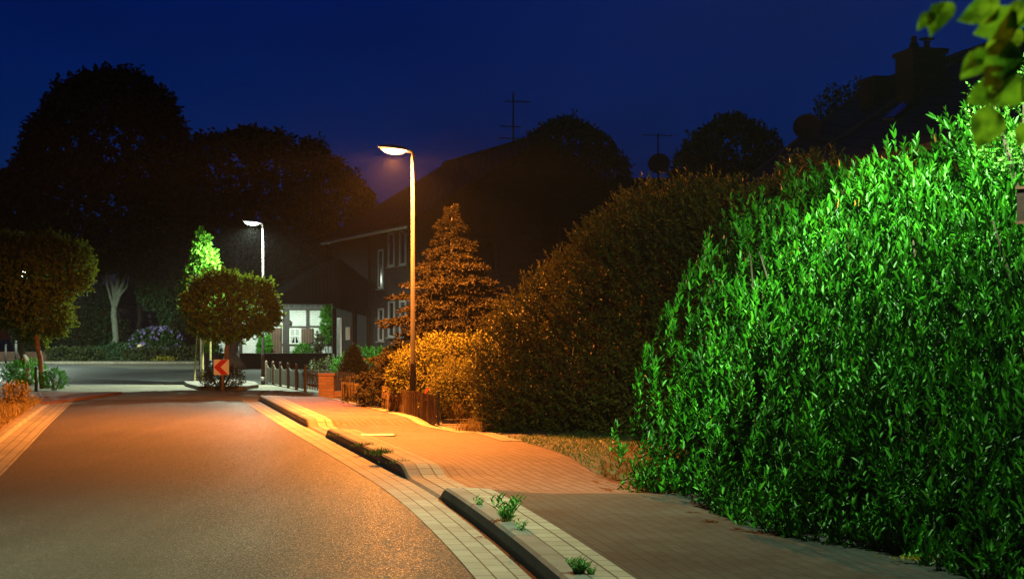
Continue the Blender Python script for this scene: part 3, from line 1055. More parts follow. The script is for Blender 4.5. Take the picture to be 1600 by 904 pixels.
# roses
t = thing('rose_bush', (*G(673, 655, .1)[:2], .1), 'rose bush with red blooms at the end of the near reed fence', 'shrub')
rx, ry = G(673, 655, .1)[:2]
rg = np.random.default_rng(9)
mb = MB()
for i in range(7):
    a = rd.uniform(0, 6.28)
    mb.tube([(rx, ry + .15, .08), (rx + .08 * math.cos(a), ry + .15 + .08 * math.sin(a), .35), (rx + .17 * math.cos(a), ry + .15 + .14 * math.sin(a), .50 + .1 * rd.random())], [.009, .007, .004], 5)
build('canes', mb, M_TWIG, t)
V_, T_ = blob_mesh((rx, ry + .15, .42), (.2, .2, .16), 5)
P, Nn = sample(V_, T_, 60, rg)
Foliage().add(sprigs(P, Nn, rg, 5, .1, .05, .35, shape=LEAF_FOLD)).build('foliage', L_SHRUB, t)
for (dx, dz) in ((-.06, .50), (.0, .53), (.06, .48), (-.1, .44), (.12, .36), (.03, .38), (.17, .33), (-.03, .46)):
    P = np.array([(rx + dx, ry + .05, .1 + dz)])
    Foliage().add(sprigs(P, np.array([(0, -.5, 1.)]), rg, 9, .03, .042, .5, up=.3, jit=.3, shape=LEAF_FOLD, a0=85, a1=20)).build('bloom', L_ROSE, t)


def tuft(name, x, y, z, label, mat, n, L, spread, seed, W=0.012, cat='grass tuft', group=None, lean=.5):
    """clump of arching blades"""
    rg = np.random.default_rng(seed)
    t = thing(name, (x, y, z), label, cat, group)
    fo = Foliage()
    fo.add(blades(np.stack([rg.normal(x, spread, n), rg.normal(y, spread, n), np.full(n, z)], 1), rg, L, W, lean))
    fo.build('blades', mat, t)
    return t


BL = (np.array([(0, -1, 0), (0, 1, 0), (.45, .8, 0), (.45, -.8, 0), (.8, .45, -.06), (.8, -.45, -.06), (1, 0, -.16)]), [np.array([(0, 1, 2), (0, 2, 3), (3, 2, 4), (3, 4, 5), (5, 4, 6)])])


def blades(P, rg, L, W, lean=.5):
    n = len(P)
    ax = nrm(np.stack([rg.normal(0, lean, n), rg.normal(0, lean, n), np.ones(n)], 1))
    up = nrm(np.stack([rg.normal(0, 1, n), rg.normal(0, 1, n), np.full(n, .1)], 1))
    l = L * rg.uniform(.45, 1.2, n)
    return leaves(P, ax, up, l, np.full(n, W) * rg.uniform(.6, 1.2, n), BL)


gx, gy, _ = G(707, 657, .1)
tuft('ornamental_grass', gx, gy + .4, .1, 'clump of fine dry grass lit yellow below the small shrub', L_DRY, 500, .34, .16, 61, .006)
gx, gy, _ = G(742, 672, .1)
tuft('grass_tuft', gx, gy, .1, 'shaggy dark grass tuft at the foot of the dark hedge', L_DRY, 320, .20, .13, 62, .006, group='grass tufts in the paving')
# wooden edging board below the dark hedge
a_, b_ = Vector(G(690, 661, .1)), Vector(G(745, 661, .1))
mb = MB()
mb.obox((a_ + b_) / 2 + Vector((0, .2, .02)), (b_ - a_).normalized(), (0, 1, 0), (b_ - a_).length / 2, .02, .035)
tag(build('edging_board', mb, M_WOOD), 'low wooden edging board in front of the dry grass clump', 'edging board')

# reed fences
def reed_fence(pts, h, label, seed):
    t = thing('reed_fence', (pts[0][0], pts[0][1], .1), label, 'fence')
    rd = random.Random(seed)
    mb = MB()
    a, b = Vector(pts[0]), Vector(pts[1])
    L = (b - a).length
    n = int(L / .022)
    for i in range(n):
        p = a.lerp(b, (i + .5) / n) + Vector((rd.uniform(-.01, .01), rd.uniform(-.012, .012), 0))
        hh = h * (1 + rd.uniform(-.05, .03)) + .006 * math.sin(i * .21)
        p.z = .09
        mb.tube([p, p + Vector((rd.uniform(-.012, .012), rd.uniform(-.01, .01), hh))], [.0115, .009], 5)
    build('reeds', mb, M_REED, t)
    for z in (.12, .36):
        mb = MB().tube([a + Vector((0, -.014, z)), b + Vector((0, -.014, z))], .004, 5)
        build('wire', mb, M_METAL, t)
    for i in range(3):
        p = a.lerp(b, (i + .08) / 2.2) + Vector((.02, .05, 0))
        mb = MB().tube([(p.x, p.y, .05), (p.x, p.y, .09 + h * .95)], .022, 7)
        build('post', mb, M_WOOD, t)


reed_fence([G(597, 639, .1), G(681, 661, .1)], .47, 'near reed screen fence behind the orange lamp pole', 1)
reed_fence([G(533, 626, .1), G(576, 633, .1)], .44, 'far short reed screen fence beside the brick pillar', 2)
ax_, ay_, _ = G(682, 659, .1)
mb = MB()
mb.tube([(ax_ + .03, ay_ - .02, .06), (ax_ + .035, ay_ - .02, .62)], [.028, .024], 8)
tag(build('fence_post', mb, M_WOOD), 'slim wooden post at the end of the near reed fence beside the roses', 'post')

# brick gate pillar, low wall, picket and board fences
px, py, _ = G(511, 622, .06)
t = thing('brick_pillar', (px, py, .05), 'short red brick gate pillar at the far end of the pavement', 'pillar')
mb = MB(); mb.box(px - .18, px + .18, py - .18, py + .18, .0, .60)
build('shaft', mb, M_BRICK_RED, t)
mb = MB(); mb.obox((px, py, .63), (1, 0, 0), (0, 1, 0), .205, .205, .03, bev=.02)
build('cap', mb, M_BRICK_RED, t)
mb = MB(); mb.box(px + .181, px + .62, py - .07, py + .07, .0, .24)
tag(build('low_wall', mb, M_BRICK_RED), 'knee high brick wall stub right of the brick pillar', 'wall')

ga, gb_ = Vector(G(479, 612, 0)), Vector((px + .5, py + 1.6, 0))
t = thing('picket_gate', (ga.x, ga.y, 0), 'open dark picket gate of spaced slats behind the brick pillar', 'gate')
d = (gb_ - ga); L = d.length; d.normalize(); nn = Vector((-d.y, d.x, 0))
for z in (.20, .48):
    mb = MB().obox(ga + d * L / 2 + Vector((0, 0, z)) + nn * .03, d, nn, L / 2, .015, .035)
    build('rail', mb, M_WOOD, t)
mb = MB()
k = 0
while k * .17 + .1 < L:
    q = ga + d * (k * .17 + .1)
    mb = MB().prism([q + d * -.04 + Vector((0, 0, .08)), q + d * .04 + Vector((0, 0, .08)), q + d * .04 + Vector((0, 0, .58)), q + Vector((0, 0, .64)), q + d * -.04 + Vector((0, 0, .58))], nn * .014)
    build('slat', mb, M_WOOD, t)
    k += 1

fa, fb = Vector(G(416, 599.5, 0)), Vector(G(477, 612, 0))
t = thing('board_fence', (fb.x, fb.y, 0), 'dark wooden board fence with scalloped tops between round headed posts', 'fence')
d = fb - fa; L = d.length; d.normalize(); nn = Vector((-d.y, d.x, 0))
npan = 5
for i in range(npan):
    a0, a1 = fa + d * (L * i / npan + .05), fa + d * (L * (i + 1) / npan - .05)
    pts = [a0 + Vector((0, 0, .07)), a1 + Vector((0, 0, .07))]
    for j in range(13):
        s = j / 12
        pts.append(a1.lerp(a0, s) + Vector((0, 0, .66 - .15 * math.sin(math.pi * s) ** .8)))
    mb = MB().prism(pts, nn * .022)
    build('panel', mb, M_FENCE, t)
for i in range(npan + 1):
    q = fa + d * (L * i / npan)
    mb = MB().tube([q + Vector((0, 0, -.03)), q + Vector((0, 0, .70)), q + Vector((0, 0, .74)), q + Vector((0, 0, .765))], [.045, .045, .036, .012], 10)
    build('post', mb, M_WOOD, t)

# conical thuja and clipped hedge near the house
cx_, cy_, _ = G(553, 612, .05)
rg = np.random.default_rng(31)
t = thing('conical_thuja', (cx_, cy_, .05), 'dark cone shaped thuja bush behind the far reed fence', 'shrub')
zs = np.linspace(0, 1, 14)
u = np.linspace(0, 2 * np.pi, 24, endpoint=False)
V_ = np.array([[(cx_ + .58 * (1 - s) ** .8 * math.cos(a), cy_ + .58 * (1 - s) ** .8 * math.sin(a), .08 + 1.28 * s) for a in u] for s in zs]).reshape(-1, 3)
P, Nn = sample(V_, grid_tris(14, 24, True), 1500, rg)
fo = Foliage().add(sprigs(P, Nn, rg, 6, .12, .05, .25, shape=LEAF_QUAD, up=.8, jit=.3))
fo.add(sprigs(P - Nn * .08, Nn, rg, 5, .12, .06, .4, shape=LEAF_QUAD, up=.8, jit=.5))
fo.build('foliage', L_CONE, t)
mb = MB().tube([(cx_, cy_, 0), (cx_, cy_, 1.1)], [.04, .01], 6)
build('stem', mb, M_TWIG, t)
shrub('clipped_hedge', (AT(590, 560, 46)[0], 46, .55), (1.35, .6, .62), 'green clipped hedge below the brick house windows', L_BRIGHT, 71, per=90, Ll=.07, amp=.05, z0=0, cat='hedge')
shrub('dark_shrub', (AT(528, 575, 50)[0], 50, .35), (.9, .5, .5), 'low dark shrub in front of the brick house entrance', L_BOX, 72, per=80, z0=0)
# ------------------------------------------------------------------ brick house
hu, hv = Vector((-.394, .919, 0)), Vector((.919, .394, 0))
A0 = Vector((-3.5, 55.15, 0))
WB, LB, ZE, ZR = 10.2, 10.2, 5.70, 8.88
def HP(a, b, z): return A0 + hv * a + hu * b + Vector((0, 0, z))
bh = thing('brick_house', tuple(A0), 'dark two storey brick house with gable roof behind the spruce', 'house')
mb = MB()
mb.prism([HP(0, 0, -.05), HP(WB, 0, -.05), HP(WB, 0, ZE), HP(WB / 2, 0, ZR - .12), HP(0, 0, ZE)], hu * LB)
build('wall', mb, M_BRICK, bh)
mb = MB()
ov = .32
for sgn, e in ((-1, 0), (1, WB)):
    sl = (ZR - ZE) / (WB / 2)
    lo0 = HP(e + sgn * ov, -.3, ZE - sl * ov)
    lo1 = HP(e + sgn * ov, LB + .3, ZE - sl * ov)
    hi0, hi1 = HP(WB / 2, -.3, ZR), HP(WB / 2, LB + .3, ZR)
    mb.prism([lo0, lo1, hi1, hi0], Vector((0, 0, .14)))
rf = build('roof', mb, M_TILE, bh)
mb = MB()
mb.tube([HP(WB / 2, -.3, ZR + .15), HP(WB / 2, LB + .3, ZR + .15)], .10, 8)
build('ridge_tiles', mb, M_TILE, rf)
mb = MB()
g0, g1 = HP(-ov - .07, -.3, ZE - .26), HP(-ov - .07, LB + .3, ZE - .26)
mb.tube([g0, g1], .06, 8)
build('gutter_pipe', mb, plain('zinc', (.6, .6, .55), .4, .3, .1), bh, smooth=True)
mb = MB()
mb.tube([HP(-ov - .07, .1, ZE - .3), HP(-.06, .06, ZE - .7), HP(-.06, .06, .0)], .04, 8)
build('downpipe', mb, M_METAL, bh, smooth=True)


def win_left(b0, b1, z0, z1, bars=1):
    f = MB()
    w = .07
    for (p0, p1, q0, q1) in ((b0, b1, z0, z0 + w), (b0, b1, z1 - w, z1), (b0, b0 + w, z0 + w, z1 - w), (b1 - w, b1, z0 + w, z1 - w)):
        f.obox(HP(-.02, (p0 + p1) / 2, (q0 + q1) / 2), hu, hv, (p1 - p0) / 2, .035, (q1 - q0) / 2)
    fr = build('window', f, M_OLDWHITE, bh)
    g = MB().obox(HP(-.008, (b0 + b1) / 2, (z0 + z1) / 2), hu, hv, (b1 - b0) / 2 - w, .004, (z1 - z0) / 2 - w)
    build('pane', g, M_GLASS, fr)
    s = MB().obox(HP(-.06, (b0 + b1) / 2, z0 - .03), hu, hv, (b1 - b0) / 2 + .05, .07, .025)
    build('sill', s, M_KERB, fr)


win_left(.85, 1.55, 4.13, 5.42); win_left(2.15, 2.85, 4.13, 5.42)
win_left(.85, 1.55, 1.5, 2.85); win_left(2.15, 2.85, 1.5, 2.85)
win_left(3.45, 4.05, 3.35, 4.85); win_left(3.45, 4.05, 1.35, 2.6)


def win_gable(a0, a1, z0, z1):
    w = .07
    f = MB()
    for (p0, p1, q0, q1) in ((a0, a1, z0, z0 + w), (a0, a1, z1 - w, z1), (a0, a0 + w, z0 + w, z1 - w), (a1 - w, a1, z0 + w, z1 - w)):
        f.obox(HP((p0 + p1) / 2, -.02, (q0 + q1) / 2), hv, hu, (p1 - p0) / 2, .035, (q1 - q0) / 2)
    fr = build('window', f, M_TIMBER, bh)
    g = MB().obox(HP((a0 + a1) / 2, -.008, (z0 + z1) / 2), hv, hu, (a1 - a0) / 2 - w, .004, (z1 - z0) / 2 - w)
    build('pane', g, M_GLASS, fr)


win_gable(5.7, 6.3, 4.1, 5.6)
win_gable(2.0, 3.2, 3.9, 5.1)
# entrance porch at the far end of the house
for (a, b) in ((-.10, 5.2), (-.12, 7.0), (-.10, 9.8)):
    mb = MB().obox(HP(a, b, 1.35), hu, hv, .06, .05, 1.35)
    build('cladding_post', mb, M_CLAD, bh)
mb = MB().obox(HP(-.03, 7.6, 3.0), hu, hv, 2.4, .03, 2.4)
build('cladding', mb, M_CLAD, bh)
mb = MB().obox(HP(-.09, 9.0, 1.5), hu, hv, .25, .03, .8)
fr = build('door_sidelight', mb, M_WHITE, bh)
mb = MB().obox(HP(-.125, 9.0, 1.5), hu, hv, .2, .004, .74)
build('pane', mb, plain('frosted_pane', (.30, .36, .30), .3, var=.5, scale=5), fr)
mb = MB()
pr = [HP(-2.6, 9.0, 2.9), HP(-.05, 9.0, 2.9), HP(-.05, 9.0, 4.75), HP(-2.6, 9.0, 3.2)]
mb.prism(pr, hu * 2.6)
build('porch_roof', mb, M_CLAD, bh)
mb = MB().obox(HP(-.10, 7.75, 1.65), hu, hv, .16, .06, .26, bev=.02)
tag(build('wall_box', mb, plain('beige_box', (.40, .33, .26), .6, var=.1)), 'small beige letter box on the brick house wall beside the entrance', 'letter box')

# aerial on the brick house roof
def aerial(base, top, arms, label, seed):
    t = thing('roof_aerial', base, label, 'aerial')
    b, tp = Vector(base), Vector(top)
    mb = MB().tube([b, tp], .035, 6)
    build('mast', mb, M_METAL, t)
    for (z, w, els, dx) in arms:
        c = b.lerp(tp, z) + Vector((dx, 0, 0))
        m = MB().tube([c - Vector((w, .25 * w, 0)), c + Vector((w, .25 * w, 0))], .022, 5)
        for i in range(els):
            q = c + Vector((w, .25 * w, 0)) * (-.95 + 1.9 * i / max(1, els - 1))
            m.tube([q - Vector((.07, .28, 0)), q + Vector((.07, .28, 0))], .011, 4)
        build('boom', m, M_METAL, t)


aerial(HP(WB / 2, 2.9, ZR + .1), HP(WB / 2, 2.9, ZR + 2.15), [(.12, .55, 6, 0), (.35, .4, 4, -.1), (.82, .5, 9, .18)], 'tall television aerial with three booms on the brick house roof', 1)

# ------------------------------------------------------------------ neighbouring roofs
t = thing('rear_house', (8, 72, 0), 'dark house with a level roof ridge beyond the brick house', 'house')
mb = MB().prism([(3.4, 69, -.05), (3.4, 78, -.05), (3.4, 78, 5.4), (3.4, 73.5, 8.7), (3.4, 69, 5.4)], (11, 0, 0))
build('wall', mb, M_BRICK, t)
mb = MB()
mb.prism([(3.2, 68.5, 5.1), (14.6, 68.5, 5.1), (14.6, 73.5, 8.95), (3.2, 73.5, 8.95)], (0, 0, .15))
mb.prism([(3.2, 73.5, 8.95), (14.6, 73.5, 8.95), (14.6, 78.5, 5.1), (3.2, 78.5, 5.1)], (0, 0, .149))
build('roof', mb, M_TILE, t)
for x in (6, 9):
    build('window', MB().box(x, x + 1.2, 68.93, 68.99, 3, 4.2), M_GLASS, t)


def dish(c, r, face, foot, label):
    t = thing('satellite_dish', tuple(foot), label, 'satellite dish', 'satellite dishes on the roofs')
    c, f = Vector(c), Vector(face).normalized()
    a = f.cross(Vector((0, 0, 1))).normalized(); b = a.cross(f)
    mb = MB()
    rings = [(0.02, 0), (.5, .05), (.8, .13), (1.0, .20), (1.02, .22), (1.0, .18), (.8, .09), (.02, -.04)]
    n = 28
    for (q, dd) in rings:
        for k in range(n):
            w = 2 * math.pi * k / n
            mb.v.append(tuple(c + (a * math.cos(w) + b * math.sin(w)) * r * q + f * r * dd))
    for i in range(len(rings) - 1):
        for k in range(n):
            k2 = (k + 1) % n
            mb.f.append((i * n + k, i * n + k2, (i + 1) * n + k2, (i + 1) * n + k))
    build('reflector', mb, M_DISH, t, smooth=True)
    mb = MB().tube([Vector(foot), c - f * r * .25, c], r * .05, 7)
    build('mount', mb, M_METAL, t)
    tip = c + f * r * 1.0 - b * r * .35
    mb = MB().tube([c - b * r * .95 + f * r * .15, tip], r * .03, 6)
    mb.tube([tip, tip - f * r * .22], r * .10, 8)
    build('feed_arm', mb, M_METAL, t)


dc = AT(1030, 257, 73)
dish(dc, .52, (-.15, -1, .35), (dc[0], 73.45, 8.95), 'satellite dish with an aerial above it on the level roof ridge')
aerial((dc[0], 73.5, 9.0), AT(1028, 208, 73.5), [(.95, .75, 8, 0)], 'single boom aerial rising behind the satellite dish on the level ridge', 2)

# terrace of houses on the right: roofs slope up away from the street
su, sv = Vector((-.24, .97, 0)).normalized(), Vector((.97, .24, 0)).normalized()


def row_house(label, V0, V1, length, drop=2.2, chim=None):
    """V0 eave and V1 ridge point of the far verge; the house runs from there towards the camera"""
    e, r = Vector(V0), Vector(V1)
    t = thing('terraced_house', (e.x, e.y, 0), label, 'house')
    run = (r - e); hor = Vector((run.x, run.y, 0))
    e2, r2 = e - su * length, r - su * length
    back = r + hor; back.z = e.z
    mb = MB()
    i = sv * .3
    pts = [Vector((e.x, e.y, -.05)) + i, Vector((e.x, e.y, e.z)) + i, r - Vector((0, 0, .2)), back - i, Vector((back.x, back.y, -.05)) - i]
    pts = [q - su * .25 for q in pts]
    mb.prism(pts, -su * (length - .5))
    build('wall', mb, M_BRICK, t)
    mb = MB()
    mb.prism([e, r, r2, e2], (0, 0, .13))
    mb.prism([r, back, back - su * length, r2], (0, 0, .131))
    rf = build('roof', mb, M_TILE_BLUE, t)
    mb = MB()
    dv = (r - e)
    mb.prism([e + Vector((0, 0, .135)), r + Vector((0, 0, .135)), r + Vector((0, 0, .135)) - su * .2, e + Vector((0, 0, .135)) - su * .2], (0, 0, .05))
    build('verge_tiles', mb, plain('verge_mortar', (.10, .095, .10), .8, var=.3), rf)
    mb = MB().tube([r + Vector((0, 0, .15)), r2 + Vector((0, 0, .15))], .09, 8)
    build('ridge_tiles', mb, M_TILE_BLUE, rf)
    return t, rf


V0 = Vector(AT(1215, 290, 29.8)); V1 = Vector(AT(1492, 108, 30.9))
th, rf = row_house('dark terraced house with skylight and twin pot chimney above the laurel hedge', V0, V1, 15)
# roof plane for the skylight
pn = (V1 - V0).cross(-su).normalized()


def on_roof(x, y):
    d = Vector(AT(x, y, 1.0)) - Vector((0, 0, CAM_H))
    o = Vector((0, 0, CAM_H))
    tt = (V0 + Vector((0, 0, .15)) - o).dot(pn) / d.dot(pn)
    return o + d * tt


q = [on_roof(1381, 190), on_roof(1399, 188), on_roof(1436, 157), on_roof(1419, 158)]
nrm_up = pn if pn.z > 0 else -pn
ctr = sum(q, Vector()) / 4
mb = MB().prism([ctr + (p - ctr) * 1.0 + nrm_up * .01 for p in q], nrm_up * .05)
sk = build('skylight', mb, M_METAL, th)
mb = MB().prism([ctr + (p - ctr) * .9 + nrm_up * .062 for p in q], nrm_up * .006)
build('pane', mb, M_GLASS_BLUE, sk)


def chimney(x0, x1, ytop, ybot, Y, parent, pots):
    a, b = AT(x0, ytop, Y), AT(x1, ytop, Y)
    zb = AT(x0, ybot, Y)[2] - 1.2
    w = (b[0] - a[0]) / 2
    c = Vector(((a[0] + b[0]) / 2, Y, 0))
    h = (a[2] - zb) / 2
    mb = MB().obox(c + Vector((0, 0, zb + h)), sv, su, w * .86, .36, h)
    mb.obox(c + Vector((0, 0, a[2] - .05)), sv, su, w * .95, .42, .045)
    ch = build('chimney', mb, M_BRICK, parent)
    for (fx, kind) in pots:
        p = c + sv * w * fx + Vector((0, 0, a[2]))
        mb = MB()
        if kind == 'pot':
            mb.tube([p - Vector((0, 0, .02)), p + Vector((0, 0, .14)), p + Vector((0, 0, .15)), p + Vector((0, 0, .28))], [.10, .09, .06, .055], 8)
        else:
            mb.tube([p - Vector((0, 0, .02)), p + Vector((0, 0, .19))], .06, 8)
            mb.tube([p + Vector((0, 0, .235)), p + Vector((0, 0, .26))], [.16, .12], 10)
            for aa in (0, 2.1, 4.2):
                mb.tube([p + Vector((.05 * math.cos(aa), .05 * math.sin(aa), .17)), p + Vector((.1 * math.cos(aa), .1 * math.sin(aa), .24))], .01, 4)
        build('chimney_pot', mb, M_METAL, ch)


chimney(1406, 1470, 80, 150, 30.0, th, [(-.35, 'pot'), (.35, 'cowl')])
V0b, V1b = Vector(AT(1130, 315, 38)), Vector(AT(1352, 146, 39))
th2, rf2 = row_house('dark terraced house with a plain low chimney, farther along the row above the hedges', V0b, V1b, 8.6)
chimney(1348, 1398, 123, 160, 36.5, th2, [])
c1 = Vector(AT(1261, 200, 37.2))
dish(c1, .33, (-.2, -1, .3), AT(1262, 232, 37.9), 'uppermost satellite dish, dark against the sky beside the roof edge')
c2 = Vector(AT(1254, 264, 29.3))
dish(c2, .30, (-.25, -1, .3), AT(1262, 300, 29.8), 'reddish satellite dish just above the laurel hedge tips')

# ------------------------------------------------------------------ half timbered house, retaining wall, bungalow
FY = 80.0
ft = thing('timbered_house', (-12, FY, .5), 'white half timbered house with tile hung gable beyond the junction', 'house')
mb = MB().prism([(-15.4, FY, -.05), (-8.6, FY, -.05), (-8.6, FY, 2.92), (-15.4, FY, 2.92)], (0, 9, 0))
build('wall', mb, M_RENDER, ft)
mb = MB().prism([(-15.3, FY - .02, 2.921), (-8.9, FY - .02, 2.921), (-8.9, FY - .02, 4.5), (-11.3, FY - .02, 6.7), (-15.3, FY - .02, 3.86)], (0, 9, 0))
build('gable', mb, M_TILEHUNG, ft)
mb = MB()
mb.prism([(-8.4, FY - .4, 4.05), (-11.3, FY - .4, 6.72), (-11.3, FY + 9.3, 6.72), (-8.4, FY + 9.3, 4.05)], (0, 0, .16))
mb.prism([(-11.3, FY - .4, 6.72), (-15.8, FY - .4, 3.53), (-15.8, FY + 9.3, 3.53), (-11.3, FY + 9.3, 6.72)], (0, 0, .161))
build('roof', mb, M_TILE, ft)
mb = MB()
ZF = lambda y: CAM_H - (y - 525) / F * FY
XF = lambda x: (x - 800) / F * FY
for (x0, x1, y0, y1) in ((442, 452.5, 482, 556), (478.5, 483.5, 482, 556), (374, 379, 482, 556), (404, 409, 482, 556)):
    mb.box(XF(x0), XF(x1), FY - .05, FY - .003, .4, ZF(y0))
for (x0, x1, y0, y1) in ((452.6, 478.4, 509, 512), (483.6, 515, 508.5, 511.5), (452.6, 478.4, 536.5, 540), (483.6, 515, 537, 540), (452.6, 478.4, 482, 484.5), (483.6, 515, 482, 485), (409.1, 441.9, 536.5, 540)):
    mb.box(XF(x0), XF(x1), FY - .045, FY - .003, ZF(y1), ZF(y0))
build('timber_frame', mb, M_TIMBER, ft)


def timber_window(x0, x1, y0, y1):
    a, b, z1, z0 = XF(x0), XF(x1), ZF(y0), ZF(y1)
    w = .05
    m = MB()
    for q in ((a, b, z0, z0 + w), (a, b, z1 - w, z1), (a, a + w, z0 + w, z1 - w), (b - w, b, z0 + w, z1 - w), ((a + b) / 2 - .02, (a + b) / 2 + .02, z0 + w, z1 - w)):
        m.box(q[0], q[1], FY - .07, FY - .01, q[2], q[3])
    m.box(a + w, (a + b) / 2 - .021, FY - .069, FY - .011, (z0 + z1) / 2 - .02, (z0 + z1) / 2 + .02)
    m.box((a + b) / 2 + .021, b - w, FY - .069, FY - .011, (z0 + z1) / 2 - .02, (z0 + z1) / 2 + .02)
    fr = build('window', m, M_WHITE, ft)
    g = MB().box(a + w, b - w, FY - .03, FY - .012, z0 + w, z1 - w)
    build('pane', g, M_GLASS, fr)
    # curtains drawn apart behind the glass show as pale upper halves
    g = MB()
    zc = (z0 + z1) / 2
    g.poly([(a + w, FY - .034, zc), ((a + b) / 2, FY - .034, zc), ((a + b) / 2, FY - .034, z1 - w), (a + w, FY - .034, z1 - w)])
    g.poly([((a + b) / 2, FY - .034, zc), (b - w, FY - .034, zc), (b - w, FY - .034, z1 - w), ((a + b) / 2, FY - .034, z1 - w)])
    g.poly([(a + w, FY - .034, z0 + w), (a + w + .06, FY - .034, z0 + w), ((a + b) / 2 - .05, FY - .034, zc), (a + w, FY - .034, zc)])
    g.poly([(b - w - .06, FY - .034, z0 + w), (b - w, FY - .034, z0 + w), (b - w, FY - .034, zc), ((a + b) / 2 + .05, FY - .034, zc)])
    build('curtain', g, M_CURTAIN, fr)


timber_window(452.6, 470, 512.5, 537)
timber_window(428, 441.5, 491, 505)
mb = MB().box(XF(471.5), XF(489.5), FY - .10, FY - .055, ZF(536.3), ZF(513))
build('shutter', mb, M_SHUTTER, ft)
mb = MB().box(XF(419), XF(441), FY - .10, FY - .055, .56, ZF(512))
dr = build('door', mb, M_SHUTTER, ft)
mb = MB().tube([(XF(438), FY - .13, 1.3), (XF(438), FY - .13, 1.5)], .02, 6)
build('handle', mb, M_METAL, dr)
t = thing('wall_lantern', (XF(453), FY - .12, ZF(505)), 'small unlit lantern on the corner post of the half timbered house', 'lantern')
mb = MB().tube([(XF(453.5), FY - .16, ZF(507)), (XF(453.5), FY - .16, ZF(502)), (XF(453.5), FY - .16, ZF(500))], [.07, .10, .03], 8)
build('lantern_body', mb, M_METAL, t)
mb = MB().tube([(XF(453.5), FY - .02, ZF(503)), (XF(453.5), FY - .16, ZF(503))], .015, 5)
build('bracket', mb, M_METAL, t)
shrub('climbing_ivy', (XF(511), FY - .25, 2.2), (.30, .18, 1.05), 'bright green climber on the timbered wall under the porch roof', L_BRIGHT, 81, per=150, Ll=.10, z0=.5, amp=.06, stems=3, cat='climber', lump=5)
shrub('garden_shrub', (XF(477), FY - .9, .72), (.5, .3, .34), 'bright green rounded shrub below the shuttered window', L_BRIGHT, 82, per=110, Ll=.10, z0=.5)
shrub('garden_shrub', (XF(419), FY - 1.2, 1.05), (.33, .3, .65), 'bright green pointed shrub in front of the brown door', L_BRIGHT, 83, per=120, Ll=.09, z0=.5)
shrub('dark_conifer', (XF(504), FY - 1.5, 1.1), (.22, .25, .62), 'dark upright bush beside the porch of the timbered house', L_BOX, 84, per=120, Ll=.09, z0=.5)
t = thing('handrail', (XF(486), FY - 3, .5), 'thin dark handrail on a post in front of the timbered house', 'handrail')
mb = MB().tube([(-10.05, FY - 4, .5), (-10.05, FY - 4, 1.15)], .03, 6)
build('post', mb, M_METAL, t)
mb = MB().tube([(-10.05, FY - 4, 1.15), (-9.15, FY - 3.6, 1.55)], .028, 6)
build('rail', mb, M_METAL, t)
mb = MB().box(-14.2, -8.2, 72.55, 72.95, -.03, .66)
mb.box(-14.3, -8.1, 72.45, 73.05, .661, .74)
tag(build('retaining_wall', mb, plain('dark_wall', (.016, .014, .013), .9, var=.4)), 'low dark retaining wall in front of the timbered house garden', 'wall')
mb = MB()
t = thing('stone_planter', (XF(327) * .9, 70.5, 0), 'black box planter with a green plant left of the chevron sign', 'planter')
cxp = (331 - 800) / F * 70.5
mb.obox((cxp, 70.5, .38), (1, 0, 0), (0, 1, 0), .28, .28, .38, bev=.04)
build('tub', mb, M_COLLAR, t)
V_, T_ = blob_mesh((cxp, 70.5, .9), (.45, .3, .2), 9)
rg = np.random.default_rng(12)
P, Nn = sample(V_, T_, 130, rg)
Foliage().add(sprigs(P, Nn, rg, 6, .15, .10, .35, shape=LEAF_FOLD)).build('plant', L_BRIGHT, t)

BY = 118.0
XB = lambda x: (x - 800) / F * BY
ZB = lambda y: CAM_H - (y - 525) / F * BY
bg = thing('bungalow', (XB(250), BY, 0), 'pale flat fronted bungalow with a long window band behind the trees', 'house')
mb = MB().box(XB(170), XB(340), BY, BY + 8, -.05, ZB(480))
build('wall', mb, M_PINK, bg)
mb = MB().prism([(XB(160), BY - .5, ZB(480) + .002), (XB(350), BY - .5, ZB(480) + .002), (XB(350), BY + 4.5, ZB(440)), (XB(160), BY + 4.5, ZB(440))], (0, 0, .2))
build('roof', mb, M_TILE, bg)
mb = MB().box(XB(168), XB(342), BY - .06, BY - .003, ZB(499), ZB(496))
build('fascia_trim', mb, plain('trim_brown', (.16, .12, .11), .8), bg)
for (x0, x1) in ((192, 213), (214, 232), (260, 283), (284, 320)):
    m = MB()
    a, b, z0, z1 = XB(x0), XB(x1), ZB(515), ZB(501)
    for qq in ((a, b, z0, z0 + .06), (a, b, z1 - .06, z1), (a, a + .06, z0 + .06, z1 - .06), (b - .06, b, z0 + .06, z1 - .06)):
        m.box(qq[0], qq[1], BY - .08, BY - .004, qq[2], qq[3])
    fr = build('window', m, M_PINK, bg)
    m = MB().box(a + .06, b - .06, BY - .05, BY - .005, z0 + .06, z1 - .06)
    build('pane', m, plain('grey_blind', (.16, .18, .21), .4, var=.1), fr)
t = thing('timber_shed', (-19.6, 97, .1), 'small half timbered shed with overhanging roof behind the box hedge', 'shed')
sx0, sx1 = (286 - 800) / F * 97, (318 - 800) / F * 97
zt = CAM_H - (513 - 525) / F * 97
mb = MB().box(sx0, sx1, 97, 99, .05, zt)
build('wall', mb, M_RENDER if False else plain('ochre_render', (.36, .28, .18), .85, var=.2), t)
mb = MB()
for x in (sx0 + .12, sx0 + .75, sx1 - .1):
    mb.box(x - .06, x + .06, 96.95, 96.997, .05, zt)
mb.box(sx0, sx1, 96.94, 96.949, zt - .75, zt - .62)
build('timber_frame', mb, M_TIMBER, t)
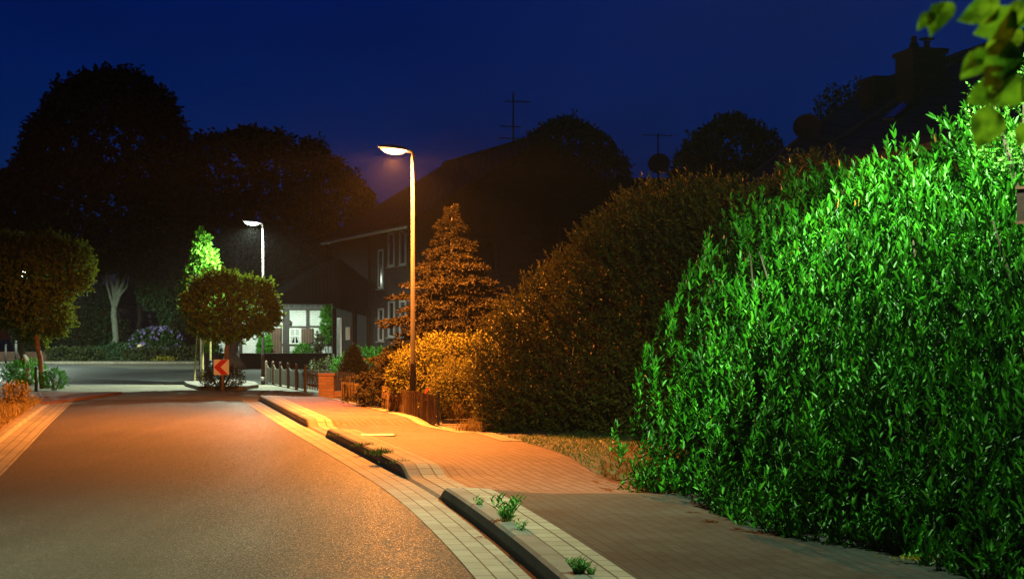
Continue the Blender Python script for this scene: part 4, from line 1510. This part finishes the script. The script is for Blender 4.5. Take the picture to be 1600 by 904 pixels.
mb = MB().prism([(sx0 - .8, 96.4, zt - .15), (sx1 + .3, 96.4, zt + .25), (sx1 + .3, 99.4, zt + .25), (sx0 - .8, 99.4, zt - .15)], (0, 0, .12))
build('roof', mb, M_TILE, t)

# ------------------------------------------------------------------ trees
# big dark tree with the pale forked trunk
rg = np.random.default_rng(101)
TY = 95.0
def TP(x, y, Y=TY): return AT(x, y, Y)
base = (TP(180, 556)[0], TY, .05)
t = thing('broadleaf_tree', base, 'huge dome shaped dark tree with a pale forked trunk left of the junction', 'tree')
bl = [(TP(165, 235), (4.2, 4.2, 4.6)), (TP(195, 180), (2.7, 3, 2.6)), (TP(150, 175), (2.3, 3, 2.3)), (TP(120, 240), (3.0, 3.2, 3.4)), (TP(225, 240), (2.7, 3.2, 3.3)), (TP(90, 305), (3.2, 3.4, 3.2)),
      (TP(60, 330), (2.6, 3, 2.6)), (TP(240, 320), (2.6, 3.2, 3.4)), (TP(150, 330), (4.2, 4.2, 3.6)), (TP(30, 370), (2.0, 2.5, 2.2)), (TP(110, 390), (2.4, 2.8, 1.8)), (TP(215, 385), (2.3, 2.6, 1.7))]
fo = crown(bl, 9, rg, 8, .8, .30, .38, seed=200, amp=.2, shape=LEAF_FOLD, up=.2, jit=.7, keep=.75, lump=5, inner=.6, droop=.2)
fo.build('crown', L_DARK, t)
lim = [(1.0, TP(205, 415), .16), (1.0, TP(163, 420), .13), (.97, TP(190, 370), .18), (.86, TP(200, 440), .14), (.8, TP(150, 400), .1)]
mb = trunk_mesh(base, TP(179, 470), .21, .18, lim, 4)
build('trunk', mb, M_BARK_PALE, t, smooth=True)
# ivy at its foot
shrub('ivy_mound', (TP(190, 548)[0], TY - .7, .45), (1.0, .7, .55), 'pale green ivy mound at the foot of the forked trunk', L_PALEGRN, 91, per=60, Ll=.16, Ls=.25, z0=.1, stems=0, cat='ivy')
shrub('ivy_mound', (TP(158, 552)[0], TY - .9, .35), (.75, .6, .40), 'small ivy patch just left of the forked trunk foot', L_PALEGRN, 92, per=60, Ll=.15, Ls=.25, z0=.1, stems=0, cat='ivy')

# second big tree above the timbered house
rg = np.random.default_rng(102)
T2 = 72.0
base = (TP(368, 574, T2)[0], 71.2, .0)
t = thing('chestnut_tree', base, 'broad dark chestnut tree between the white lamp and the brick house', 'tree')
q = lambda x, y, Y=73.5: AT(x, y, Y)
bl = [(q(370, 280), (2.6, 2.8, 2.1)), (q(430, 280), (2.4, 2.8, 2.0)), (q(480, 300), (2.1, 2.6, 1.9)), (q(525, 325), (1.7, 2.4, 1.6)), (q(330, 300), (1.6, 2.4, 1.9)), (q(400, 350), (3.0, 2.8, 2.0)), (q(470, 375), (1.7, 2.2, 1.5)),
      (q(350, 390), (2.4, 2.6, 1.8)), (q(430, 410), (1.7, 2.2, 1.3)), (q(490, 235), (.55, .7, .5)), (q(320, 240), (.9, 1.2, .8)), (q(392, 232), (1.3, 1.6, .9)), (q(455, 428), (.8, 1.2, .7)), (q(320, 425), (1.5, 1.8, 1.3))]
fo = crown(bl, 14, rg, 7, .5, .24, .36, seed=300, amp=.22, shape=LEAF_FOLD, up=.1, jit=.7, keep=.75, lump=5, inner=.6, droop=.3)
fo.build('crown', L_DARK, t)
mb = trunk_mesh(base, q(375, 430), .34, .20, [(.9, q(430, 350), .14), (.95, q(340, 340), .14), (1.0, q(390, 300), .13), (.8, q(465, 400), .09)], 8, flare=2.0)
build('trunk', mb, M_BARK, t, smooth=True)

# chestnut bough tree in front of the bungalow
rg = np.random.default_rng(103)
T3 = 104.0
base = (AT(217, 552, T3)[0], T3, .05)
t = thing('hanging_tree', base, 'leaning broadleaf tree with hanging dim green boughs in front of the bungalow', 'tree')
q3 = lambda x, y: AT(x, y, 97)
bl = [(q3(262, 420), (1.5, 1.6, 1.6)), (q3(250, 455), (1.25, 1.3, 1.1)), (q3(275, 470), (1.1, 1.2, 1.3)), (q3(285, 395), (1.6, 1.8, 2.0)), (q3(262, 340), (1.8, 2, 2.4)), (q3(232, 440), (.8, 1, .8)), (q3(283, 500), (.5, .6, .7)), (q3(262, 490), (.5, .6, .6))]
fo = crown(bl, 24, rg, 7, .45, .22, .36, seed=320, amp=.18, shape=LEAF_FOLD, up=-.2, jit=.6, keep=.75, lump=6, inner=.5, droop=.6)
fo.build('crown', L_DIM, t)
mb = trunk_mesh(base, AT(219, 400, T3), .24, .17, [(1, q3(270, 360), .12), (.9, q3(255, 410), .1), (.95, q3(290, 410), .09)], 9)
build('trunk', mb, M_TIMBER, t, smooth=True)

# trees behind the roofs
for (nm, lab, Y, bls, sd) in (
    ('roof_tree', 'dark rounded tree top rising behind the brick house roof', 84, [((885, 245), 1.9), ((850, 240), 1.25), ((920, 250), 1.5), ((878, 218), 1.15), ((905, 222), .95), ((945, 270), 1.3), ((835, 262), 1.3)], 401),
    ('roof_tree', 'dark domed tree top behind the right end of the level roof', 56, [((1145, 240), 1.3), ((1110, 250), 1.0), ((1180, 245), .95), ((1150, 218), .7), ((1085, 268), .8), ((1205, 262), .6), ((1172, 222), .55)], 402)):
    rg = np.random.default_rng(sd)
    bl = [(AT(x, y, Y), (r, r, r)) for (x, y), r in bls]
    c0 = bl[0][0]
    t = thing(nm, (c0[0], Y, 0), lab, 'tree')
    fo = crown(bl, 26, rg, 7, .4, .17, .36, seed=sd, amp=.18, shape=LEAF_FOLD, up=.2, jit=.7, keep=.7, lump=6, inner=.6)
    fo.build('crown', L_DARK, t)
    mb = trunk_mesh((c0[0], Y, 0), (c0[0], Y, c0[2]), .22, .08, [(.9, bl[1][0], .06), (.9, bl[2][0], .06)], sd)
    build('trunk', mb, M_BARK, t, smooth=True)
# bare-ish treetop peeping over the far roof
rg = np.random.default_rng(77)
bl = [(AT(1305, 168, 46), (.5, .5, .45)), (AT(1330, 158, 46), (.5, .5, .45)), (AT(1292, 176, 46), (.3, .3, .3))]
t = thing('small_tree', (bl[0][0][0], 46, 0), 'thin tree top just showing over the roof ridge left of the low chimney', 'tree')
crown(bl, 26, rg, 6, .4, .13, .34, seed=78, shape=LEAF_FOLD).build('crown', L_DARK, t)
build('trunk', trunk_mesh((bl[0][0][0], 46, 0), bl[0][0], .12, .04, [], 3), M_BARK, t)


# globe maples
def globe(base, c, blobs, label, seed, trunk_mat, per=88, name='globe_maple', mat=None, r0=.075):
    rg = np.random.default_rng(seed)
    blobs = [(b_, tuple(.9 * q_ for q_ in r_)) for b_, r_ in blobs]
    t = thing(name, base, label, 'tree', 'globe maples at the junction')
    fo = crown(blobs, per, rg, 9, .22, .085, .46, seed=seed, deep=.9, amp=.17, shape=LOBE, up=.5, jit=.65, keep=.82, lump=6, inner=.8, sink=(-.1, 1.0))
    fo.build('crown', mat or L_GLOBE, t)
    c = Vector(c)
    lim = [(1.0, c + Vector((math.cos(a) * .8, math.sin(a) * .8, .25)), .035) for a in (0.3, 1.6, 2.8, 4.1, 5.3)]
    build('trunk', trunk_mesh(base, (c.x, c.y, c.z - .55), r0, r0 * .8, lim, seed, 1.25), trunk_mat, t, smooth=True)
    return t


g = lambda x, y, Y: AT(x, y, Y)
gy = 44.6
gbx = (346 - 800) / F * gy
globe((gbx, gy, .08), (gbx + .25, gy, 2.35), [((*g(360, 484, gy),), (1.36, 1.3, .88)), (g(345, 452, gy), (.85, .9, .52)), (g(395, 462, gy), (.62, .8, .5)), (g(315, 475, gy), (.58, .7, .55)), (g(415, 488, gy), (.42, .6, .5)), (g(350, 505, gy), (1.0, 1.0, .52))],
      'wide flat topped globe maple over the chevron sign on the traffic island', 501, M_BARK_RED)
ly = 43.6
lbx = (67 - 800) / F * ly
globe((lbx, ly, .06), (lbx - .25, ly, 2.9), [(g(50, 430, ly), (1.35, 1.4, 1.0)), (g(105, 415, ly), (.75, 1.0, .72)), (g(5, 415, ly), (1.2, 1.2, .95)), (g(75, 400, ly), (.8, .9, .6)), (g(60, 480, ly), (.95, 1.0, .7)), (g(85, 500, ly), (.5, .6, .45)), (g(-45, 430, ly), (1.1, 1.1, .9)), (g(122, 430, ly), (.45, .6, .45))],
      'large ragged globe maple with a slim brown trunk by the left pavement', 502, M_BARK_RED)
ly2 = 47.5
lbx2 = (46 - 800) / F * ly2
globe((lbx2, ly2, .06), (lbx2 - .4, ly2, 2.6), [(g(20, 480, ly2), (1.2, 1.2, .7)), (g(-20, 460, ly2), (1.2, 1.2, .9)), (g(60, 510, ly2), (.7, .8, .5))],
      'second globe maple with thicker pale trunk behind the left ragged one', 503, M_BARK, r0=.11)

# young tree with stakes on the island
yy = 49.5
rg = np.random.default_rng(55)
yb0 = (304 - 800) / F * yy
t = thing('young_tree', (yb0, yy, .08), 'slender young tree with a bright green pointed crown rising behind the globe maple', 'tree')
bl = [(g(315, 385, yy), (.22, .25, .45)), (g(318, 410, yy), (.38, .4, .45)), (g(316, 432, yy), (.50, .5, .5)), (g(308, 455, yy), (.5, .5, .5)), (g(313, 368, yy), (.12, .12, .25)), (g(322, 480, yy), (.6, .6, .6))]
crown(bl, 60, rg, 7, .22, .12, .45, seed=56, amp=.15, shape=LOBE, up=.6, jit=.5, keep=.8, lump=6, inner=.6).build('crown', L_YOUNG, t)
build('trunk', trunk_mesh((yb0, yy, .06), g(314, 372, yy), .028, .01, [], 2, 1.2), M_STAKE, t)
# island
ib = MB()
outl = [(286, 599), (300, 597.5), (365, 597.5), (398, 601), (404, 606), (380, 609.5), (310, 609), (292, 604)]
ib.prism([G(x, y, 0) for x, y in outl], (0, 0, .11))
struct('traffic_island', ib, M_KERB)
shrub('island_shrub', (*G(346, 604, .1)[:2], .33), (.62, .5, .36), 'low dark bush around the foot of the chevron sign', L_BOX, 93, per=170, Ll=.05, z0=.1)
for i, (x, lab) in enumerate(((316.5, 'pale wooden stake standing right of the young tree trunk'), (328.5, 'pale wooden stake nearest the chevron sign'), (313, 'dark thin stake touching the pale one right of the young tree'))):
    X = (x - 800) / F * (yy - .3 - .3 * i)
    mb = MB().tube([(X, yy - .3 - .3 * i, .0), (X, yy - .3 - .3 * i, 2.0)], [.04, .037] if i < 2 else .03, 8)
    tag(build('tree_stake', mb, M_STAKE if i < 2 else M_WOOD), lab, 'stake')

# chevron sign
sX, sY = (346 - 800) / F * 43.0, 43.0
sg = thing('chevron_sign', (sX, sY, 0), 'square white sign with a red chevron pointing left on a short post', 'sign')
zt, zbm = AT(346, 561, sY)[2], AT(346, 585.5, sY)[2]
hw = .215
zc = (zt + zbm) / 2
def rr_outline(w, h, r, y):
    o = []
    for (cx, cz, a0) in ((w - r, h - r, 0), (-w + r, h - r, 90), (-w + r, -h + r, 180), (w - r, -h + r, 270)):
        for k in range(6):
            a = R(a0 + 18 * k)
            o.append((sX + cx + r * math.cos(a), y, zc + cz + r * math.sin(a)))
    return o
mb = MB().prism(rr_outline(hw, hw, .035, sY - .02), (0, .02, 0))
pn_ = build('panel', mb, M_SIGNW, sg)
mb = MB()
e = hw * .97
mb.prism([(sX - e, sY - .024, zc), (sX - .0, sY - .024, zc + e), (sX + e * .92, sY - .024, zc + e), (sX - .02, sY - .024, zc), (sX + e * .92, sY - .024, zc - e), (sX, sY - .024, zc - e)], (0, .003, 0))
build('chevron', mb, M_SIGNR, pn_)
mb = MB().tube([(sX + .02, sY + .04, -.03), (sX + .02, sY + .04, zc + .18)], .035, 10)
build('post', mb, plain('rust_post', (.22, .12, .09), .6, .2, .3), sg, smooth=True)


# bollards
def bollard(x, y, h, r, label, z0=0.05):
    X, Y, _ = G(x, y, z0)
    t = thing('bollard', (X, Y, z0), label, 'bollard', 'bollards at the junction')
    mb = MB().tube([(X, Y, z0 - .05), (X, Y, z0 + h * .9)], r, 12)
    build('post', mb, M_COLLAR if h > .6 else M_WOOD, t, smooth=True)
    mb = MB().tube([(X, Y, z0 + h * .9), (X, Y, z0 + h * .97), (X, Y, z0 + h)], [r * 1.12, r * 1.05, r * .5], 12)
    build('cap', mb, M_COLLAR, t, smooth=True)


bollard(56.5, 608.5, .64, .045, 'dark bollard beside the slim brown trunk on the left pavement')
bollard(329, 598, .72, .055, 'black bollard behind the chevron sign on the traffic island', .1)
bollard(25, 567, 1.2, .07, 'grey post near the left edge, by the far low wall', .1)
bollard(9, 566, 1.0, .06, 'thin grey post leftmost at the far low wall', .1)
mb = MB().box(-40, -27.6, 92, 92.3, .05, .62)
tag(build('garden_wall', mb, M_BRICK_RED), 'low reddish wall along the far side of the cross street', 'wall')

# planting on the far side of the cross street
FYH = 91.0
xh = lambda x: (x - 800) / F * FYH
for i, (x0, x1, lab) in enumerate(((198, 262, 'left half of the low clipped box hedge below the purple rhododendron'), (258, 330, 'right half of the low clipped box hedge reaching the traffic island'))):
    shrub('box_hedge', ((xh(x0) + xh(x1)) / 2, FYH, .40), ((xh(x1) - xh(x0)) / 2 + .3, .5, .48), lab, L_BOX, 95 + i, per=44, Ll=.12, Ls=.22, z0=.1, amp=.06, cat='hedge', stems=3)
rh = shrub('rhododendron', (xh(232), FYH + 2.2, 1.0), (1.55, 1.1, .95), 'rounded rhododendron bush dotted with purple flowers', L_DIM, 97, per=42, Ll=.16, Ls=.25, z0=.1)
rg = np.random.default_rng(98)
V_, T_ = blob_mesh((xh(232), FYH + 2.2, 1.05), (1.58, 1.12, .98), 97, amp=.15, lump=4)
P, Nn = sample(V_, T_, 240, rg)
m_ = (P[:, 2] > .7) & (Nn[:, 1] < .3)
Foliage().add(sprigs(P[m_], Nn[m_], rg, 9, .08, .11, .6, shape=LEAF_FOLD, up=.2, jit=.3, sink=(-.8, .2), a0=85, a1=25)).build('blooms', L_PURPLE, rh)
shrub('dark_bush', (xh(258), FYH + 4.5, 1.3), (.8, .8, 1.45), 'dark pointed evergreen right behind the purple rhododendron', L_DARK, 99, per=50, Ll=.14, z0=.1)
shrub('yellow_shrub', (xh(301), FYH + 4, .85), (.55, .5, .75), 'yellow leaved shrub in front of the small timber shed', L_YELLOW, 110, per=42, Ll=.13, z0=.1)
shrub('yellow_shrub', (xh(202), FYH + 3, .9), (.45, .5, .6), 'yellow green shrub beside the forked tree trunk', L_YELLOW, 111, per=22, Ll=.12, z0=.1)
shrub('flower_bed', (xh(265), FYH - 1.4, .18), (.75, .25, .14), 'row of low yellow flowers at the foot of the box hedge', L_YELLOW, 112, per=60, Ll=.08, Ls=.1, z0=.1, stems=0, cat='flowers')
mb = MB()
V_, T_ = blob_mesh((xh(215), FYH + .6, .85), (.2, .2, .24), 3, amp=.03)
mb.arr(V_, [tuple(k) for k in T_])
tag(build('garden_ball', mb, plain('cream_ceramic', (.75, .62, .38), .4, var=.1), smooth=True), 'pale cream ceramic ball in front of the rhododendron', 'garden ornament')
for (x0, x1, yt, sd, lab) in ((95, 150, 430, 120, 'tall dark evergreen hedge mass left of the forked trunk'), (140, 176, 445, 121, 'narrow dark green evergreen touching the forked trunk'), (20, 95, 470, 122, 'dark bushy evergreen behind the left globe maples'), (186, 200, 500, 123, 'slim evergreen just right of the forked trunk')):
    Yb = 99 + (sd % 3)
    X0, X1 = (x0 - 800) / F * Yb, (x1 - 800) / F * Yb
    zt = CAM_H - (yt - 525) / F * Yb
    shrub('evergreen', ((X0 + X1) / 2, Yb, zt * .46), ((X1 - X0) / 2, 1.0, zt * .54), lab, L_DARK if sd != 121 else L_DIM, sd, per=28, Ll=.18, Ls=.35, z0=.1, amp=.1)
for (x, y, rx_, sd, lab) in ((110, 556, 1.4, 125, 'low grey green shrub under the dark evergreens'), (135, 556, 1.2, 126, 'low shrub between the dark evergreens and the ivy')):
    shrub('low_shrub', (xh(x), FYH - .5, .4), (rx_, .6, .45), lab, L_BOX, sd, per=30, Ll=.14, Ls=.22, z0=.1, stems=0)

# ------------------------------------------------------------------ left verge
for (x, y, r, sd, lab) in ((40, 600, (.55, .5, .42), 130, 'green bush around the thicker trunk of the left globe maples'), (80, 608, (.34, .34, .32), 131, 'small rounded green bush right of the slim brown trunk'), (25, 597, (.5, .5, .36), 132, 'green bush farthest left beneath the globe maples')):
    X, Y, _ = G(x, y, .06)
    shrub('maple_bush', (X, Y + .3, .06 + r[2] * .8), r, lab, L_BRIGHT, sd, per=150, Ll=.05, Ls=.14, z0=.06)
X, Y, _ = G(6, 640, .1)
shrub('verge_shrub', (X - .25, Y + 1.5, .32), (.24, .36, .22), 'dry flowering shrub at the left edge of the picture', L_DRY, 133, per=180, Ll=.05, z0=.1)
rg = np.random.default_rng(140)
ys = rg.uniform(20.5, 34.3, 6500)
xs = np.array([LX(y) - .16 - abs(rg.normal(0, .9)) for y in ys])
P = np.stack([xs, ys, np.full(len(ys), .09)], 1)
den = np.sin(P[:, 0] * 4.1) * np.sin(P[:, 1] * 2.3) + rg.random(len(P)) * 1.4
P = P[den > .25]
o = Foliage().add(blades(P, rg, .16, .007, .7)).build('verge_grass', L_DRY)
tag(o, 'dry grass covering the left roadside verge', 'grass', kind='stuff')
# lawn between hedges
n = 9000
ys = rg.uniform(16.0, 21.6, n)
xs = np.array([ex(y) for y in ys]) + rg.uniform(0.0, 3.2, n)
P = np.stack([xs, ys, np.array([pave_h(y, 2.0) for y in ys]) + np.minimum(.05, (xs - np.array([ex(y) for y in ys])) * .06)], 1)
o = Foliage().add(blades(P, rg, .05, .005, .6)).build('lawn_grass', L_GRASS)
tag(o, 'short grass of the small lawn between the two hedges', 'grass', kind='stuff')


# ------------------------------------------------------------------ weeds on kerb and pavement
def weed(x, y, h, label, seed, stems=6, z=.125, mat=None):
    """upright leafy weed: stems with narrow leaves"""
    X, Y, _ = G(x, y, z)
    rg = np.random.default_rng(seed)
    t = thing('weed', (X, Y, z), label, 'weed', 'weeds along the kerb')
    fo, mb = Foliage(), MB()
    for i in range(stems):
        a, l = rg.uniform(0, 6.28), h * rg.uniform(.5, 1.0)
        lean = rg.uniform(.15, .9)
        e = Vector((X + math.cos(a) * l * lean, Y + math.sin(a) * l * lean, z + l))
        mb.tube([(X + math.cos(a) * .02, Y + math.sin(a) * .02, z - .01), tuple(Vector((X, Y, z)).lerp(e, .5)), tuple(e)], [.004, .003, .0015], 4)
        k = 9
        tt = np.linspace(.2, 1, k)
        pos = np.array([tuple(Vector((X, Y, z)).lerp(e, float(s))) for s in tt])
        ph = np.arange(k) * 2.4
        ax = nrm(np.stack([np.cos(ph), np.sin(ph), .35 + tt], 1))
        ll = h * .36 * rg.uniform(.7, 1.1, k)
        fo.add(leaves(pos, ax, np.tile([0, 0, 1.0], (k, 1)) + ax * .01, ll, ll * .15, LEAF_FOLD))
    fo.build('leaves', mat or L_WEED, t)
    build('stems', mb, M_TWIG if mat else L_WEED, t)


weed(790, 818, .20, 'tallest bushy weed growing out of the kerb joint', 1, 14)
weed(750, 792, .09, 'low weed on the kerb just beyond the tallest one', 2, 7)
weed(814, 832, .10, 'sparse weed just nearer than the tallest one', 3, 5)
weed(905, 900, .10, 'leafy weed cluster on the nearest visible stretch of kerb', 4, 26)
weed(925, 902, .07, 'small weed right beside the nearest leafy cluster', 8, 12)
for (x, y, L, n_, sd, lab) in ((592, 710, .10, 260, 21, 'dense dark grass tuft on the kerb below the orange lamp'), (565, 697, .07, 160, 22, 'thin grass tuft on the kerb beyond the dense one'), (627, 723, .05, 110, 23, 'small grass tuft on the kerb nearer than the dense one'), (532, 680, .04, 90, 24, 'faint grass tuft at the far driveway edge')):
    X, Y, _ = G(x, y, .12)
    tuft('grass_tuft', X + .02, Y, .122, lab, L_GRASS, n_, L, .07, sd, .005, group='grass tufts in the paving', lean=.8)
X, Y, _ = G(1575, 890, .1)
tuft('grass_tuft', X, Y, .1, 'long bladed grass tuft at the foot of the near lamp pole', L_WEED, 120, .24, .07, 31, .006, group='grass tufts in the paving', lean=.45)
X, Y, _ = G(1492, 872, .1)
tuft('grass_tuft', X, Y, .11, 'yellowish grass tuft at the pavement edge under the laurel hedge', L_WEED, 120, .13, .06, 32, .005, group='grass tufts in the paving', lean=.8)
X, Y, _ = G(1448, 876, .1)
rg = np.random.default_rng(33)
n = 420
P = np.stack([X + rg.normal(0, .10, n), Y + rg.normal(0, .05, n), np.full(n, .118)], 1)
o = Foliage().add(blades(P, rg, .022, .006, 1.2)).build('moss_patch', L_YELLOW)
tag(o, 'flat yellowish moss patch on the pavement under the laurel hedge', 'moss', kind='stuff')
# small leaved shrub by the near lamp pole
shrub('privet_bush', (3.17, 9.35, .52), (.13, .16, .34), 'small leaved yellowish bush beside the near lamp pole', L_YOUNG, 150, per=240, n=8, Ls=.12, Ll=.030, z0=.1, stems=4)
shrub('privet_bush', (3.55, 10.6, 3.05), (.34, .4, .36), 'fine leaved shoots poking above the laurel hedge at the right edge', L_WEED, 151, per=120, n=9, Ls=.2, Ll=.035, z0=2.5, stems=5, inner=.2, up=.9)
# metal cover in the pavement
X, Y, _ = G(589, 682, .11)
t = thing('access_cover', (X, Y, .12), 'shiny rectangular metal access cover set in the pavement', 'access cover')
zz = pave_h(Y, 1.3) + .012
mb = MB().obox((X, Y, zz), (1, 0, 0), (0, 1, 0), .27, .17, .006)
build('frame', mb, M_KERB, t)
mb = MB().obox((X, Y, zz + .008), (1, 0, 0), (0, 1, 0), .235, .14, .004)
build('plate', mb, M_COVER, t)

# ------------------------------------------------------------------ branch hanging into the top right corner
br = thing('overhanging_branch', (1.3, 2.6, 3.2), 'out of focus leafy twig hanging into the top right corner', 'branch')
rg = np.random.default_rng(160)
BLADE = (np.array([(0, 0, 0), (.12, -.62, .06), (.35, -1, .16), (.62, -.82, .09), (.85, -.38, -.06), (1, 0, -.22), (.85, .38, -.06), (.62, .82, .05), (.35, 1, .10), (.12, .62, .04), (.35, 0, .02), (.62, 0, -.03)]),
         [np.array([(0, 1, 10), (1, 2, 10), (2, 3, 11), (2, 11, 10), (3, 4, 11), (4, 5, 11), (5, 6, 11), (6, 7, 11), (7, 8, 10), (7, 10, 11), (8, 9, 10), (9, 0, 10)])])
fo = Foliage()
mb = MB()
LV = [(1490, 4, 2.5, .075, (-.6, .1, -.7)), (1462, 22, 2.5, .045, (-.7, .2, -.5)), (1560, -8, 2.4, .085, (-.6, .3, -.5)), (1590, 20, 2.45, .085, (-.8, .1, -.45)), (1600, 50, 2.6, .08, (-.85, 0, -.3)), (1590, 82, 2.5, .07, (-.8, .2, -.5)), (1578, 60, 2.35, .095, (-.35, .1, -.9)),
      (1560, 84, 2.45, .075, (-.9, .2, -.3)), (1545, 88, 2.5, .065, (-.8, 0, -.55)), (1590, 95, 2.5, .085, (-.7, .3, -.6)), (1575, 110, 2.4, .06, (-.5, .2, -.8)), (1600, 120, 2.55, .08, (-.6, 0, -.7)), (1565, 135, 2.5, .07, (-.9, .2, -.4)), (1550, 165, 2.5, .085, (-.25, .1, -.95)), (1600, 0, 2.5, .09, (-.5, .2, -.6)), (1606, 190, 2.5, .05, (-.3, .1, -.9))]
for (x, y, Y, L, d) in LV:
    P = np.array([AT(x, y, Y)])
    ax = nrm(np.array([d], float))
    up = np.array([[.35 + rg.normal(0, .5), -.8, .45 + rg.normal(0, .5)]])
    fo.add(leaves(P, ax, up, np.array([L * .86]), np.array([L * .35]), BLADE))
    a = Vector(P[0])
    mb.tube([a, a + Vector((.02, .01, .025)), a + Vector((.05, .02, .06))], [.0008, .001, .0012], 4)
fo.build('leaves', L_LIME, br)
mb.tube([AT(1640, -260, 2.5), AT(1615, -40, 2.5), AT(1605, 60, 2.5), AT(1598, 140, 2.5), AT(1600, 190, 2.5)], [.006, .004, .003, .002, .0012], 6)
mb.tube([AT(1700, -200, 2.5), AT(1570, -70, 2.5), AT(1500, -10, 2.5)], [.004, .003, .0015], 6)
build('twig', mb, M_TWIG, br)

# ------------------------------------------------------------------ night sky and camera
hz = MB().box(-130, 90, -15, 200, -1.1, 24)  # haze box added for lamp glow, in place of lens glare
hzo = tag(build('haze', hz, bpy.data.materials.new('glow_haze'), uv=False), 'thin haze volume added to give the lamps a soft glow', 'haze', kind='stuff')
hm = hzo.data.materials[0]
hm.use_nodes = True
hm.node_tree.nodes.clear()
ho = hm.node_tree.nodes.new('ShaderNodeOutputMaterial')
hv_ = hm.node_tree.nodes.new('ShaderNodeVolumePrincipled')
hv_.inputs['Color'].default_value = (.9, .9, .92, 1)
hv_.inputs["Density"].default_value = 0.00012
hv_.inputs['Anisotropy'].default_value = 0.5
hm.node_tree.links.new(hv_.outputs[0], ho.inputs['Volume'])

sc = bpy.context.scene
w = bpy.data.worlds.new('World')
sc.world = w
w.use_nodes = True
nt = w.node_tree
bg_ = nt.nodes['Background']
sky = nt.nodes.new('ShaderNodeTexSky')
sky.sky_type = 'NISHITA'
sky.sun_disc = False
sky.sun_elevation = R(-2.0)
sky.sun_rotation = R(0)
sky.ozone_density = 7.2
sky.air_density = 1.0
sky.dust_density = 0.6
hsv = nt.nodes.new('ShaderNodeHueSaturation')
hsv.inputs['Saturation'].default_value = 1.25
nt.links.new(sky.outputs[0], hsv.inputs['Color'])
# faint broken night cloud
stc = nt.nodes.new('ShaderNodeTexCoord')
smp = nt.nodes.new('ShaderNodeMapping')
smp.inputs['Scale'].default_value = (1, 1, 2.6)
scn = nt.nodes.new('ShaderNodeTexNoise')
scn.inputs['Scale'].default_value = 2.4
scn.inputs['Detail'].default_value = 5
nt.links.new(stc.outputs['Generated'], smp.inputs[0])
nt.links.new(smp.outputs[0], scn.inputs['Vector'])
scr = ramp(nt, [(0.3, (.52, .52, .58)), (0.7, (1.3, 1.24, 1.16))])
nt.links.new(scn.outputs['Fac'], scr.inputs[0])
smx = nt.nodes.new('ShaderNodeMix')
smx.data_type, smx.blend_type = 'RGBA', 'MULTIPLY'
smx.inputs[0].default_value = 1.0
nt.links.new(hsv.outputs[0], smx.inputs[6])
nt.links.new(scr.outputs[0], smx.inputs[7])
nt.links.new(smx.outputs[2], bg_.inputs[0])
bg_.inputs[1].default_value = 0.25

cam = bpy.data.cameras.new('camera')
cam.sensor_width = 36
cam.lens = 36 * F / 1600
cam.shift_y = 73 / 1600
cam.clip_end = 2000
cam.clip_start = 0.05
cam.dof.use_dof = True
cam.dof.focus_distance = 17
cam.dof.aperture_fstop = 6.3
co = bpy.data.objects.new('camera', cam)
co.location = (0, 0, CAM_H)
co.rotation_euler = (R(90), 0, 0)
C.objects.link(co)
sc.camera = co
sc.view_settings.view_transform = 'Standard'
sc.view_settings.look = 'None'
sc.view_settings.exposure = 0
sc.view_settings.gamma = 1
sc.cycles.use_denoising = True
sc.cycles.max_bounces = 6
sc.cycles.sample_clamp_indirect = 4
